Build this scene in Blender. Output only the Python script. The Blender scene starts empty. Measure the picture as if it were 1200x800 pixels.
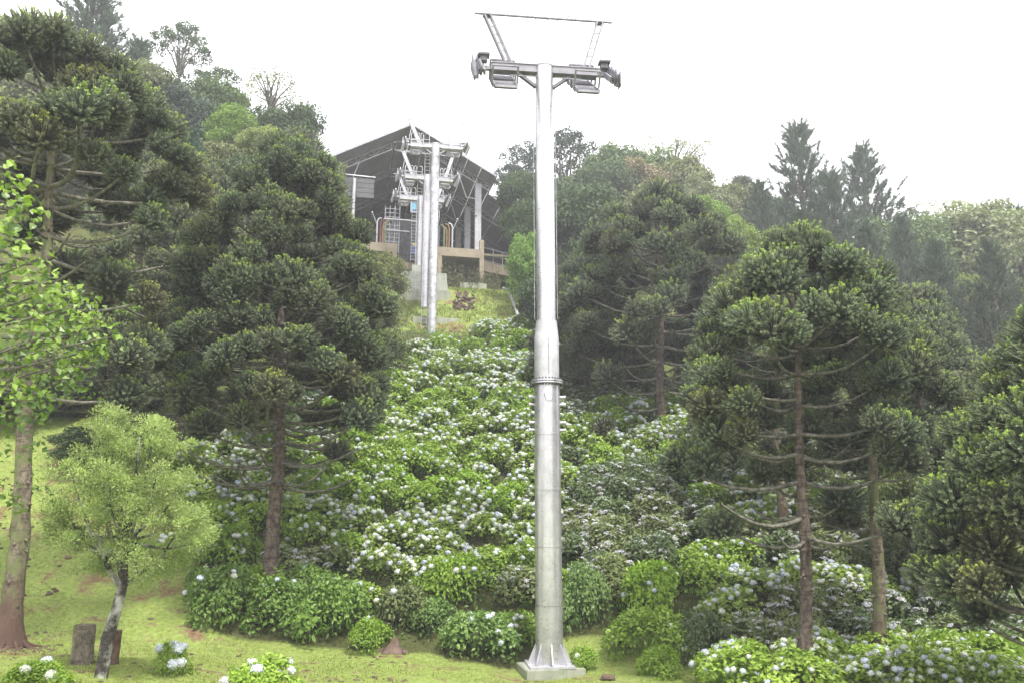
import bpy, math, random
import numpy as np
from mathutils import Matrix, Vector

random.seed(7)
RNG = np.random.default_rng(7)
SC = bpy.context.scene
COL = SC.collection
R = math.radians

# ------------------------------------------------------------------ camera
PITCH = R(12.0)
FPX = 933.0                       # focal length in pixels of a 1200 wide picture
cam_data = bpy.data.cameras.new('camera')
cam = bpy.data.objects.new('camera', cam_data)
COL.objects.link(cam)
cam.location = (0, 0, 0)
cam.rotation_euler = (math.pi / 2 + PITCH, 0, 0)
cam_data.sensor_width = 36.0
cam_data.lens = 36.0 * FPX / 1200.0
cam_data.clip_start = 0.1
cam_data.clip_end = 5000
SC.camera = cam

# ------------------------------------------------------------------ sky and sun
SUN_EL, SUN_AZ = 62.0, -30.0      # degrees; azimuth measured from +Y towards +X seen from above, sun behind left shoulder
world = bpy.data.worlds.new('World')
SC.world = world
world.use_nodes = True
wn = world.node_tree.nodes
wl = world.node_tree.links
bg = wn['Background']
sky = wn.new('ShaderNodeTexSky')
sky.sky_type = 'NISHITA'
sky.sun_disc = False
sky.sun_elevation = R(SUN_EL)
sky.sun_rotation = R(180 + SUN_AZ)
sky.dust_density = 6.0
sky.air_density = 1.0
mixs = wn.new('ShaderNodeMix')
mixs.data_type = 'RGBA'
mixs.inputs[0].default_value = 0.86
wl.new(sky.outputs[0], mixs.inputs[6])
mixs.inputs[7].default_value = (10.0, 9.9, 10.1, 1)
wl.new(mixs.outputs[2], bg.inputs[0])
bg.inputs[1].default_value = 0.12
sun_data = bpy.data.lights.new('sun', 'SUN')
sun = bpy.data.objects.new('sun', sun_data)
COL.objects.link(sun)
sun_data.energy = 2.6
sun_data.angle = R(7)
sun_data.color = (1.0, 0.96, 0.88)
_a = R(180 + SUN_AZ)
_sd = Vector((math.sin(_a) * math.cos(R(SUN_EL)), math.cos(_a) * math.cos(R(SUN_EL)), math.sin(R(SUN_EL))))
sun.rotation_euler = _sd.to_track_quat('Z', 'Y').to_euler()

SC.view_settings.view_transform = 'Standard'
SC.view_settings.look = 'None'
SC.view_settings.exposure = 1.12
SC.view_settings.gamma = 1.0
SC.cycles.max_bounces = 5
SC.cycles.diffuse_bounces = 3
SC.cycles.glossy_bounces = 2
SC.cycles.transmission_bounces = 3
SC.cycles.volume_bounces = 0
SC.cycles.use_denoising = True

# ------------------------------------------------------------------ helpers
cP, sP = math.cos(PITCH), math.sin(PITCH)


def z_at(py, D):
    """height above the eye of the point seen at photo row py, D metres away along the ground"""
    t = (400 - py) / FPX
    return D * (sP + t * cP) / (cP - t * sP)


def x_at(px, D, z):
    return (px - 600) / FPX * (D * cP + z * sP)


PROF = np.array([(-200, 2), (-40, -1.2), (0, -1.7), (8, -3.1), (14, -4.1), (20, -4.6), (26, -4.95), (28, -4.65), (30, -3.5), (40, 2.3),
                 (50, 8.3), (58.4, 13.1), (62, 15.0), (64.5, 16.3), (66.5, 18.0), (69, 18.9), (73.5, 20.6), (80, 22.6), (86, 26.5),
                 (95, 32.5), (120, 45), (160, 60), (260, 80), (700, 90), (1500, 92)], dtype=float)


def smooth(a, b, x):
    t = np.clip((x - a) / (b - a), 0, 1)
    return t * t * (3 - 2 * t)


def vnoise(x, y, seed=0):
    """cheap smooth value noise on arrays, range about -1..1"""
    x = np.asarray(x, float); y = np.asarray(y, float)
    xi = np.floor(x); yi = np.floor(y)
    fx = x - xi; fy = y - yi
    fx = fx * fx * (3 - 2 * fx); fy = fy * fy * (3 - 2 * fy)

    def h(a, b):
        v = np.sin(a * 127.1 + b * 311.7 + seed * 74.7) * 43758.5453
        return (v - np.floor(v)) * 2 - 1
    return ((h(xi, yi) * (1 - fx) + h(xi + 1, yi) * fx) * (1 - fy) + (h(xi, yi + 1) * (1 - fx) + h(xi + 1, yi + 1) * fx) * fy)


def ground(x, y):
    x = np.asarray(x, float); y = np.asarray(y, float)
    p = (np.interp(y - 1.2, PROF[:, 0], PROF[:, 1]) + np.interp(y, PROF[:, 0], PROF[:, 1]) + np.interp(y + 1.2, PROF[:, 0], PROF[:, 1])) / 3
    left = np.clip(-x, 0, 60)
    near = 1 - smooth(-30, 2, -np.abs(y) * 1.0 + 0) * 0
    z = p + 0.085 * left * smooth(6, 16, y)
    z = z + 0.34 * np.clip(-x - 10, 0, 70) * smooth(36, 66, y)
    z = z - 0.16 * np.clip(x - 24, 0, 200) * smooth(30, 60, y)
    z = z + 0.16 * vnoise(x / 3.1, y / 3.1, 1) * smooth(14, 30, y) + 0.05 * vnoise(x / 0.9, y / 0.9, 2)
    # little earth ledges on the grassy left bank
    led = smooth(26.5, 27.1, y + 0.7 * vnoise(x / 2.5, 0 * x, 5)) * 0.34 + smooth(31.5, 32.0, y + 0.9 * vnoise(x / 2.2, 0 * x, 6)) * 0.3
    m = smooth(-8.5, -10.5, x) * smooth(-26, -20, x)
    z = z + led * m - 0.3 * m * smooth(24, 36, y)
    z = z - 0.75 * np.exp(-((x + 5.1) / 2.6) ** 4 - ((y - 58.2) / 1.1) ** 2)
    z = z - 0.22 * np.exp(-((x - 1.3) / 1.6) ** 2 - ((y - 25.6) / 1.1) ** 2)
    return z


def gz(x, y):
    return float(ground(x, y))


class MB:
    def __init__(s):
        s.v = []; s.t = []; s.n = 0
        s.f = []; s.m = []; s.s = []

    def add(s, v, f, mat=0, t=0.0, smooth=False):
        v = np.asarray(v, float).reshape(-1, 3)
        f = np.asarray(f, int)
        s.v.append(v)
        tt = np.empty(len(v)); tt[:] = t
        s.t.append(tt)
        s.f.append(f + s.n)
        s.m.append(np.full(len(f), mat)); s.s.append(np.full(len(f), smooth))
        s.n += len(v)

    def box(s, c, size, M=None, mat=0, t=0.0):
        x, y, z = [q / 2 for q in size]
        v = np.array([(-x, -y, -z), (x, -y, -z), (x, y, -z), (-x, y, -z), (-x, -y, z), (x, -y, z), (x, y, z), (-x, y, z)])
        if M is not None:
            v = v @ np.array(M).T
        s.add(v + np.array(c), [(3, 2, 1, 0), (4, 5, 6, 7), (0, 1, 5, 4), (1, 2, 6, 5), (2, 3, 7, 6), (3, 0, 4, 7)], mat, t)

    def beam(s, a, b, w, h, mat=0, up=(0, 0, 1), t=0.0):
        a = np.array(a, float); b = np.array(b, float)
        d = b - a; L = np.linalg.norm(d); d = d / L
        u = np.array(up, float)
        sd = np.cross(d, u)
        if np.linalg.norm(sd) < 1e-5:
            sd = np.cross(d, (1, 0, 0))
        sd /= np.linalg.norm(sd)
        uu = np.cross(sd, d)
        M = np.stack([sd, d, uu], axis=1)
        s.box((a + b) / 2, (w, L, h), M, mat, t)

    def tube(s, pts, rad, n=8, mat=0, t=0.0, cap=True, smooth=True, jit=0.0):
        pts = np.array(pts, float); k = len(pts)
        rad = np.broadcast_to(np.array(rad, float), (k,))
        T = np.gradient(pts, axis=0)
        T /= np.linalg.norm(T, axis=1)[:, None] + 1e-9
        ref = np.array((0, 0, 1.0)) if abs(T[0][2]) < 0.8 else np.array((1.0, 0, 0))
        A = np.cross(T, ref); A /= np.linalg.norm(A, axis=1)[:, None] + 1e-9
        B = np.cross(T, A)
        an = np.arange(n) / n * 2 * np.pi
        rr = rad[:, None] * np.ones(n)[None]
        if jit:
            rr = rr * (1 + jit * RNG.normal(size=rr.shape))
        v = pts[:, None] + rr[..., None] * (A[:, None] * np.cos(an)[None, :, None] + B[:, None] * np.sin(an)[None, :, None])
        i = np.arange(k - 1)[:, None] * n; j = np.arange(n)[None]; j2 = (j + 1) % n
        f = np.stack([i + j, i + j2, i + n + j2, i + n + j], -1).reshape(-1, 4)
        if np.ndim(t):
            t = np.repeat(np.asarray(t, float), n)
        s.add(v.reshape(-1, 3), f, mat, t, smooth)
        if cap:
            base = s.n - k * n
            for q, c in ((0, pts[0]), (k - 1, pts[-1])):
                ring = v[q]
                s.add(np.vstack([ring, c]), [(a, (a + 1) % n, n) for a in range(n)], mat, 0.0, False)

    def cyl(s, a, b, r, n=12, mat=0):
        s.tube([a, b], [r, r], n, mat)

    def prism(s, poly, d0, d1, axis=1, mat=0):
        """polygon in the plane perpendicular to axis, extruded from d0 to d1"""
        n = len(poly); v = []
        for d in (d0, d1):
            for p in poly:
                q = list(p); q.insert(axis, d); v.append(q)
        s.add(v, [[i, (i + 1) % n, n + (i + 1) % n, n + i] for i in range(n)], mat)
        c0 = np.mean(np.array(v[:n]), 0); c1 = np.mean(np.array(v[n:]), 0)
        s.add(v[:n] + [list(c0)], [(i, (i + 1) % n, n) for i in range(n)], mat)
        s.add(v[n:] + [list(c1)], [(i, (i + 1) % n, n) for i in range(n)], mat)

    def leaves(s, C, D, N, L, W, mat=0, t=0.0, fold=0.18):
        C = np.asarray(C, float)
        k = len(C)
        D = D / (np.linalg.norm(D, axis=1)[:, None] + 1e-9)
        S = np.cross(D, N); S /= np.linalg.norm(S, axis=1)[:, None] + 1e-9
        U = np.cross(S, D)
        L = np.broadcast_to(L, (k,))[:, None]; W = np.broadcast_to(W, (k,))[:, None]
        v = np.stack([C, C + D * L * 0.45 + S * W * 0.5 + U * W * fold, C + D * L - U * L * 0.12, C + D * L * 0.45 - S * W * 0.5 + U * W * fold], 1)
        f = np.arange(4 * k).reshape(k, 4)
        s.add(v.reshape(-1, 3), f, mat, np.repeat(np.broadcast_to(t, (k,)), 4))

    def ball(s, c, r, mat=0, t=0.0, seg=8, ring=5, sq=1.0, bump=0.0):
        an = np.arange(seg) / seg * 2 * np.pi
        v = []
        for i in range(ring + 1):
            ph = math.pi * i / ring
            rr = r * (1 + bump * RNG.normal(size=seg))
            v.append(np.stack([rr * math.sin(ph) * np.cos(an), rr * math.sin(ph) * np.sin(an), rr * math.cos(ph) * sq], 1))
        v = np.vstack(v) + np.array(c)
        f = [(i * seg + j, i * seg + (j + 1) % seg, (i + 1) * seg + (j + 1) % seg, (i + 1) * seg + j) for i in range(ring) for j in range(seg)]
        s.add(v, f, mat, t, True)

    def mesh(s, name, mats):
        me = bpy.data.meshes.new(name)
        v = np.vstack(s.v).astype(np.float32)
        me.vertices.add(len(v)); me.vertices.foreach_set('co', v.ravel())
        nl = sum(f.size for f in s.f)
        me.loops.add(nl)
        me.loops.foreach_set('vertex_index', np.concatenate([f.ravel() for f in s.f]).astype(np.int32))
        tot = np.concatenate([np.full(len(f), f.shape[1]) for f in s.f]).astype(np.int32)
        me.polygons.add(len(tot))
        me.polygons.foreach_set('loop_start', np.concatenate([[0], np.cumsum(tot)[:-1]]).astype(np.int32))
        me.polygons.foreach_set('material_index', np.concatenate(s.m).astype(np.int32))
        me.polygons.foreach_set('use_smooth', np.concatenate(s.s).astype(bool))
        a = me.attributes.new('tone', 'FLOAT', 'POINT')
        a.data.foreach_set('value', np.concatenate(s.t).astype(np.float32))
        for m in (mats if isinstance(mats, (list, tuple)) else [mats]):
            me.materials.append(m)
        me.update(calc_edges=True)
        me.validate()
        return me

    def build(s, name, mats, parent=None, loc=None):
        return obj(name, s.mesh(name, mats), parent, loc)


def obj(name, me, parent=None, loc=None):
    o = bpy.data.objects.new(name, me)
    COL.objects.link(o)
    if parent is not None:
        o.parent = parent
    if loc is not None:
        o.location = loc
    return o


def tag(o, label, cat, group=None, kind=None):
    if label: o['label'] = label
    if cat: o['category'] = cat
    if group: o['group'] = group
    if kind: o['kind'] = kind
    return o


def thing(name, label, cat, loc=(0, 0, 0), rz=0.0, group=None):
    o = bpy.data.objects.new(name, None)
    COL.objects.link(o)
    o.empty_display_size = 0.3
    o.location = loc; o.rotation_euler = (0, 0, rz)
    return tag(o, label, cat, group)


def norm(a):
    return a / (np.linalg.norm(a, axis=-1, keepdims=True) + 1e-9)


# ------------------------------------------------------------------ materials
class NT:
    def __init__(s, name):
        s.m = bpy.data.materials.new(name); s.m.use_nodes = True
        s.n = s.m.node_tree.nodes; s.l = s.m.node_tree.links
        s.b = s.n['Principled BSDF']; s.out = s.n['Material Output']

    def new(s, typ, **kw):
        q = s.n.new(typ)
        for k, v in kw.items():
            setattr(q, k, v)
        return q

    def mix(s, fac, a, b, mode='MIX'):
        q = s.n.new('ShaderNodeMix'); q.data_type = 'RGBA'; q.blend_type = mode
        for i, v in ((0, fac), (6, a), (7, b)):
            if hasattr(v, 'links') or hasattr(v, 'is_linked'):
                s.l.new(v, q.inputs[i])
            elif i == 0:
                q.inputs[0].default_value = v
            else:
                q.inputs[i].default_value = (*v, 1) if len(v) == 3 else v
        return q.outputs[2]

    def noise(s, scale, detail=4, rough=0.6, coord='Object', mapscale=None):
        tc = s.n.new('ShaderNodeTexCoord')
        src = tc.outputs[coord]
        if mapscale:
            mp = s.n.new('ShaderNodeMapping'); mp.inputs['Scale'].default_value = mapscale
            s.l.new(src, mp.inputs[0]); src = mp.outputs[0]
        q = s.n.new('ShaderNodeTexNoise')
        q.inputs['Scale'].default_value = scale; q.inputs['Detail'].default_value = detail; q.inputs['Roughness'].default_value = rough
        s.l.new(src, q.inputs['Vector'])
        return q.outputs['Fac']

    def ramp(s, fac, stops):
        q = s.n.new('ShaderNodeValToRGB')
        el = q.color_ramp.elements
        while len(el) < len(stops):
            el.new(0.5)
        for e, (p, c) in zip(el, stops):
            e.position = p; e.color = (*c, 1) if len(c) == 3 else c
        s.l.new(fac, q.inputs[0])
        return q.outputs[0]

    def rng(s, v, a, b, c, d):
        q = s.n.new('ShaderNodeMapRange')
        s.l.new(v, q.inputs[0])
        for i, x in enumerate((a, b, c, d)):
            q.inputs[i + 1].default_value = x
        return q.outputs[0]

    def bump(s, h, strength=0.3, dist=0.02):
        q = s.n.new('ShaderNodeBump')
        q.inputs['Strength'].default_value = strength; q.inputs['Distance'].default_value = dist
        s.l.new(h, q.inputs['Height']); s.l.new(q.outputs[0], s.b.inputs['Normal'])

    def col(s, c):
        s.l.new(c, s.b.inputs['Base Color'])


def leaf_mat(name, dark, light, trans=0.25, rough=0.55, tint=False, spec=0.3):
    """leaf colour runs from dark to light with the vertex value 'tone'; tint multiplies by the object's own colour"""
    n = NT(name)
    at = n.new('ShaderNodeAttribute', attribute_name='tone')
    c = n.mix(at.outputs['Fac'], dark, light)
    if tint:
        oi = n.new('ShaderNodeObjectInfo')
        c = n.mix(1.0, c, oi.outputs['Color'], 'MULTIPLY')
    n.col(c)
    n.b.inputs['Roughness'].default_value = rough
    n.b.inputs['Specular IOR Level'].default_value = spec
    if trans:
        tr = n.new('ShaderNodeBsdfTranslucent')
        cc = n.mix(1.0, c, (1.0, 1.15, 0.55), 'MULTIPLY')
        n.l.new(cc, tr.inputs[0])
        ms = n.new('ShaderNodeMixShader'); ms.inputs[0].default_value = trans
        n.l.new(n.b.outputs[0], ms.inputs[1]); n.l.new(tr.outputs[0], ms.inputs[2])
        n.l.new(ms.outputs[0], n.out.inputs[0])
    return n.m


def bark_mat(name, a, b, moss=None, scale=3.0, soil=None):
    n = NT(name)
    f = n.noise(scale * 2.2, 8, 0.78, mapscale=(1, 1, 0.6))
    c = n.ramp(f, [(0.40, a), (0.60, b)])
    ring = n.noise(scale * 1.5, 4, 0.7, mapscale=(0.25, 0.25, 2.2))
    c = n.mix(n.rng(ring, 0.46, 0.40, 0, 0.55), c, tuple(q * 0.6 for q in a))
    if moss:
        g = n.noise(1.6, 4, 0.6)
        c = n.mix(n.rng(g, 0.48, 0.60, 0, 1), c, moss)
    if soil:
        tc = n.new('ShaderNodeTexCoord'); sp = n.new('ShaderNodeSeparateXYZ'); n.l.new(tc.outputs['Object'], sp.inputs[0])
        ad = n.new('ShaderNodeMath', operation='ADD'); n.l.new(sp.outputs['Z'], ad.inputs[0])
        k2 = n.rng(n.noise(2.5, 5, 0.7), 0.3, 0.7, -0.9, 0.9); n.l.new(k2, ad.inputs[1])
        c = n.mix(n.rng(ad.outputs[0], 2.2, 0.7, 0, 1), c, n.mix(f, soil, tuple(q * 0.5 for q in soil)))
    n.col(c)
    n.b.inputs['Roughness'].default_value = 0.95
    n.b.inputs['Specular IOR Level'].default_value = 0.1
    g = n.noise(scale * 5, 5, 0.7, mapscale=(1, 1, 0.3))
    n.bump(g, 0.9, 0.05)
    return n.m


def metal_mat(name, c0, c1, metallic=0.55, rough=0.42, scale=2.0, streak=False):
    n = NT(name)
    f = n.noise(scale, 6, 0.65)
    c = n.ramp(f, [(0.35, c0), (0.65, c1)])
    if streak:
        k = n.noise(5.0, 6, 0.7, mapscale=(1, 1, 0.06))
        c = n.mix(n.rng(k, 0.52, 0.72, 0, 0.5), c, tuple(q * 0.62 for q in c0))
        k3 = n.noise(9.0, 3, 0.6)
        c = n.mix(n.rng(k3, 0.66, 0.74, 0, 0.35), c, (0.9, 0.9, 0.92))
    n.col(c)
    n.b.inputs['Metallic'].default_value = metallic
    g = n.noise(scale * 6, 3, 0.6)
    r = n.rng(g, 0.3, 0.7, rough - 0.08, rough + 0.12)
    n.l.new(r, n.b.inputs['Roughness'])
    return n.m


M = {}
def needle_mat():
    n = NT('araucaria_needles')
    at = n.new('ShaderNodeAttribute', attribute_name='tone'); oi = n.new('ShaderNodeObjectInfo')
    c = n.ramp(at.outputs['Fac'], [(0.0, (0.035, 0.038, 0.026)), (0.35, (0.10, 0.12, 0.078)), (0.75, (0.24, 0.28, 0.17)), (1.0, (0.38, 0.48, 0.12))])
    n.col(n.mix(1.0, c, oi.outputs['Color'], 'MULTIPLY'))
    n.b.inputs['Roughness'].default_value = 0.5
    n.b.inputs['Specular IOR Level'].default_value = 0.35
    return n.m


M['needle'] = needle_mat()
M['leaf'] = leaf_mat('tree_leaves', (0.45, 0.45, 0.45), (1.0, 1.0, 1.0), 0.25, 0.55, True)
M['pine'] = leaf_mat('pine_needles', (0.45, 0.45, 0.45), (1.0, 1.0, 1.0), 0.1, 0.6, True)
M['hleaf'] = leaf_mat('hydrangea_leaves', (0.45, 0.55, 0.4), (1.0, 1.0, 1.0), 0.3, 0.45, True, 0.45)
M['grassblade'] = leaf_mat('grass_blades', (0.11, 0.16, 0.03), (0.34, 0.39, 0.10), 0.25, 0.6)
M['bigleaf'] = leaf_mat('large_lime_leaves', (0.06, 0.12, 0.03), (0.28, 0.40, 0.07), 0.35, 0.4, False, 0.5)
M['weed'] = leaf_mat('dry_weeds', (0.08, 0.09, 0.04), (0.32, 0.30, 0.16), 0.2, 0.7)
M['bark_red'] = bark_mat('araucaria_bark', (0.050, 0.040, 0.034), (0.185, 0.148, 0.125))
M['bark_moss'] = bark_mat('mossy_bark', (0.075, 0.058, 0.045), (0.26, 0.22, 0.17), (0.17, 0.19, 0.09), 3.0, (0.15, 0.095, 0.078))
M['bark_lichen'] = bark_mat('lichen_bark', (0.030, 0.026, 0.024), (0.11, 0.10, 0.09), (0.46, 0.46, 0.42), 5.0)
M['twig'] = bark_mat('grey_branch_bark', (0.08, 0.075, 0.065), (0.25, 0.24, 0.20))
M['galv'] = metal_mat('galvanised_steel', (0.45, 0.44, 0.48), (0.62, 0.61, 0.65), 0.68, 0.32, 1.4, True)
M['galv_mid'] = metal_mat('dull_grey_steel', (0.34, 0.34, 0.38), (0.52, 0.52, 0.56), 0.4, 0.42, 3)
M['galv_old'] = metal_mat('spangled_galvanised_steel', (0.30, 0.30, 0.33), (0.68, 0.68, 0.72), 0.4, 0.42, 2.6)
M['galv_dark'] = metal_mat('dark_grey_steel', (0.20, 0.20, 0.23), (0.42, 0.42, 0.46), 0.5, 0.45, 4)  # darker grey steel for sheaves and small fittings
M['white_steel'] = metal_mat('light_zinc_steel', (0.36, 0.36, 0.385), (0.50, 0.50, 0.53), 0.3, 0.45, 3)
M['machine'] = metal_mat('dark_machinery', (0.03, 0.03, 0.035), (0.11, 0.11, 0.12), 0.3, 0.5, 3)
M['rubber'] = metal_mat('black_rubber', (0.02, 0.02, 0.022), (0.045, 0.045, 0.05), 0.0, 0.6, 5)
M['orange'] = metal_mat('ochre_tube_paint', (0.16, 0.09, 0.04), (0.22, 0.13, 0.06), 0.0, 0.5, 4)
M['red'] = metal_mat('red_tube_paint', (0.16, 0.05, 0.04), (0.2, 0.07, 0.06), 0.0, 0.5, 4)
M['green'] = metal_mat('olive_tube_paint', (0.10, 0.13, 0.05), (0.16, 0.20, 0.09), 0.0, 0.5, 4)
M['blue'] = metal_mat('blue_panel_paint', (0.10, 0.33, 0.55), (0.18, 0.45, 0.66), 0.0, 0.35, 3)
M['zinc'] = metal_mat('weathered_zinc', (0.17, 0.165, 0.20), (0.28, 0.27, 0.31), 0.15, 0.55, 3)
M['zinc_dark'] = metal_mat('dark_weathered_zinc', (0.10, 0.095, 0.125), (0.17, 0.165, 0.20), 0.15, 0.55, 3)
M['slate'] = metal_mat('slate_grey_cladding', (0.07, 0.072, 0.08), (0.11, 0.112, 0.12), 0.0, 0.7, 2)
M['deepblue'] = metal_mat('deep_blue_paint', (0.02, 0.035, 0.13), (0.03, 0.05, 0.18), 0.0, 0.4, 3)
M['yellow'] = metal_mat('yellow_paint', (0.35, 0.30, 0.12), (0.42, 0.36, 0.15), 0.0, 0.45, 3)


def roof_mat():
    n = NT('grey_roof_sheet')
    f = n.noise(0.6, 5, 0.6)
    n.col(n.ramp(f, [(0.3, (0.20, 0.205, 0.225)), (0.7, (0.30, 0.305, 0.325))]))
    n.b.inputs['Roughness'].default_value = 0.55
    n.b.inputs['Metallic'].default_value = 0.2
    return n.m


def concrete_mat(name, a, b, stain):
    n = NT(name)
    f = n.noise(1.2, 8, 0.7)
    c = n.ramp(f, [(0.32, a), (0.66, b)])
    g = n.noise(2.5, 5, 0.7, mapscale=(1.5, 1.5, 0.3))
    n.col(n.mix(n.rng(g, 0.55, 0.72, 0, 0.8), c, stain))
    n.b.inputs['Roughness'].default_value = 0.9
    n.bump(n.noise(14, 5, 0.7), 0.4, 0.02)
    return n.m


M['roof'] = roof_mat()
M['beam'] = concrete_mat('tan_concrete', (0.25, 0.21, 0.155), (0.34, 0.29, 0.22), (0.16, 0.14, 0.11))
M['concrete'] = concrete_mat('mossy_concrete', (0.22, 0.24, 0.19), (0.36, 0.37, 0.30), (0.13, 0.17, 0.09))
M['concrete_grey'] = concrete_mat('grey_concrete', (0.26, 0.28, 0.24), (0.40, 0.42, 0.37), (0.17, 0.20, 0.14))
M['earth'] = concrete_mat('red_earth', (0.075, 0.048, 0.036), (0.16, 0.108, 0.085), (0.07, 0.055, 0.035))
M['wood'] = bark_mat('cut_log_wood', (0.10, 0.085, 0.065), (0.27, 0.23, 0.18), None, 4)
M['wood_red'] = bark_mat('reddish_log_wood', (0.09, 0.06, 0.045), (0.20, 0.13, 0.095), None, 4)


def petal_mat():
    n = NT('hydrangea_petals')
    oi = n.new('ShaderNodeObjectInfo')
    at = n.new('ShaderNodeAttribute', attribute_name='tone')
    c = n.mix(at.outputs['Fac'], (0.62, 0.66, 0.62), (1.0, 1.0, 1.0))
    n.col(n.mix(1.0, c, oi.outputs['Color'], 'MULTIPLY'))
    n.b.inputs['Roughness'].default_value = 0.7
    n.b.inputs['Specular IOR Level'].default_value = 0.2
    return n.m


M['petal'] = petal_mat()


def ground_mat():
    n = NT('grass_and_soil')
    geo = n.new('ShaderNodeNewGeometry')
    sep = n.new('ShaderNodeSeparateXYZ'); n.l.new(geo.outputs['Normal'], sep.inputs[0])
    pos = n.new('ShaderNodeSeparateXYZ'); n.l.new(geo.outputs['Position'], pos.inputs[0])
    f1 = n.noise(0.9, 6, 0.7); f2 = n.noise(7.0, 5, 0.75); f3 = n.noise(0.35, 5, 0.6)
    grass = n.ramp(f2, [(0.3, (0.11, 0.14, 0.033)), (0.5, (0.20, 0.26, 0.065)), (0.72, (0.31, 0.36, 0.12))])
    dry = n.mix(n.rng(f1, 0.52, 0.68, 0, 0.75), grass, (0.22, 0.19, 0.11))
    soil = n.ramp(f2, [(0.35, (0.10, 0.055, 0.035)), (0.7, (0.26, 0.15, 0.10))])
    patch = n.rng(f1, 0.56, 0.64, 0, 0.85)
    steep = n.rng(sep.outputs['Z'], 0.80, 0.70, 0, 1)
    far = n.rng(pos.outputs['Y'], 14, 26, 1.0, 1.0)
    c = n.mix(patch, dry, soil)
    sn = n.rng(n.noise(1.7, 5, 0.7), 0.42, 0.58, 0, 1)
    mu = n.new('ShaderNodeMath', operation='MULTIPLY'); n.l.new(steep, mu.inputs[0]); n.l.new(sn, mu.inputs[1])
    c = n.mix(mu.outputs[0], c, soil)
    at = n.new('ShaderNodeAttribute', attribute_name='tone')
    litter = n.ramp(f2, [(0.35, (0.045, 0.05, 0.02)), (0.6, (0.09, 0.10, 0.035)), (0.75, (0.13, 0.10, 0.06))])
    n.col(n.mix(at.outputs['Fac'], c, litter))
    n.b.inputs['Roughness'].default_value = 0.95
    n.b.inputs['Specular IOR Level'].default_value = 0.1
    n.bump(f2, 0.8, 0.08)
    return n.m


M['ground'] = ground_mat()

# ------------------------------------------------------------------ terrain
def axis(lo, hi, fine_lo, fine_hi, step, n_out):
    a = np.arange(fine_lo, fine_hi + 1e-6, step)
    g = lambda d: d * (np.linspace(0, 1, n_out + 1)[1:] ** 2.2)
    return np.concatenate([(fine_lo - g(fine_lo - lo))[::-1], a, fine_hi + g(hi - fine_hi)])


BED = ([20, 26.5, 39, 46, 52, 58], [3, -10.6, -14.5, -14, -9.5, -7.5], [14, 16, 18, 12, 8, 3.5])   # planting bed: y, left edge, right edge


def build_ground():
    xs = axis(-700, 700, -30, 30, 0.22, 30)
    ys = axis(-200, 1500, 12, 76, 0.25, 46)
    X, Y = np.meshgrid(xs, ys)
    Z = ground(X, Y)
    v = np.stack([X, Y, Z], -1).reshape(-1, 3)
    nx = len(xs)
    i = np.arange(len(ys) - 1)[:, None] * nx + np.arange(nx - 1)[None]
    f = np.stack([i, i + 1, i + nx + 1, i + nx], -1).reshape(-1, 4)
    bed = (X > np.interp(Y, BED[0], BED[1]) + 0.3) & (X < np.interp(Y, BED[0], BED[2])) & (Y > 26.9) & (Y < 57.5) & ~((X > 1.5) & (X < 6) & (Y < 28.6))
    wood = ((Y > 40) & (X < np.interp(Y, BED[0], BED[1]) - 0.5)) | (Y > 76) | ((X > np.interp(Y, BED[0], BED[2])) & (Y > 30) & ~((Y > 57) & (X < 6)))
    b = MB(); b.add(v, f, 0, np.clip(bed * 1.0 + wood * 0.8, 0, 1).reshape(-1), True)
    o = b.build('ground', M['ground'])
    o['kind'] = 'structure'


build_ground()

# ------------------------------------------------------------------ lift pylons
U12 = R(12.5)


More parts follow.
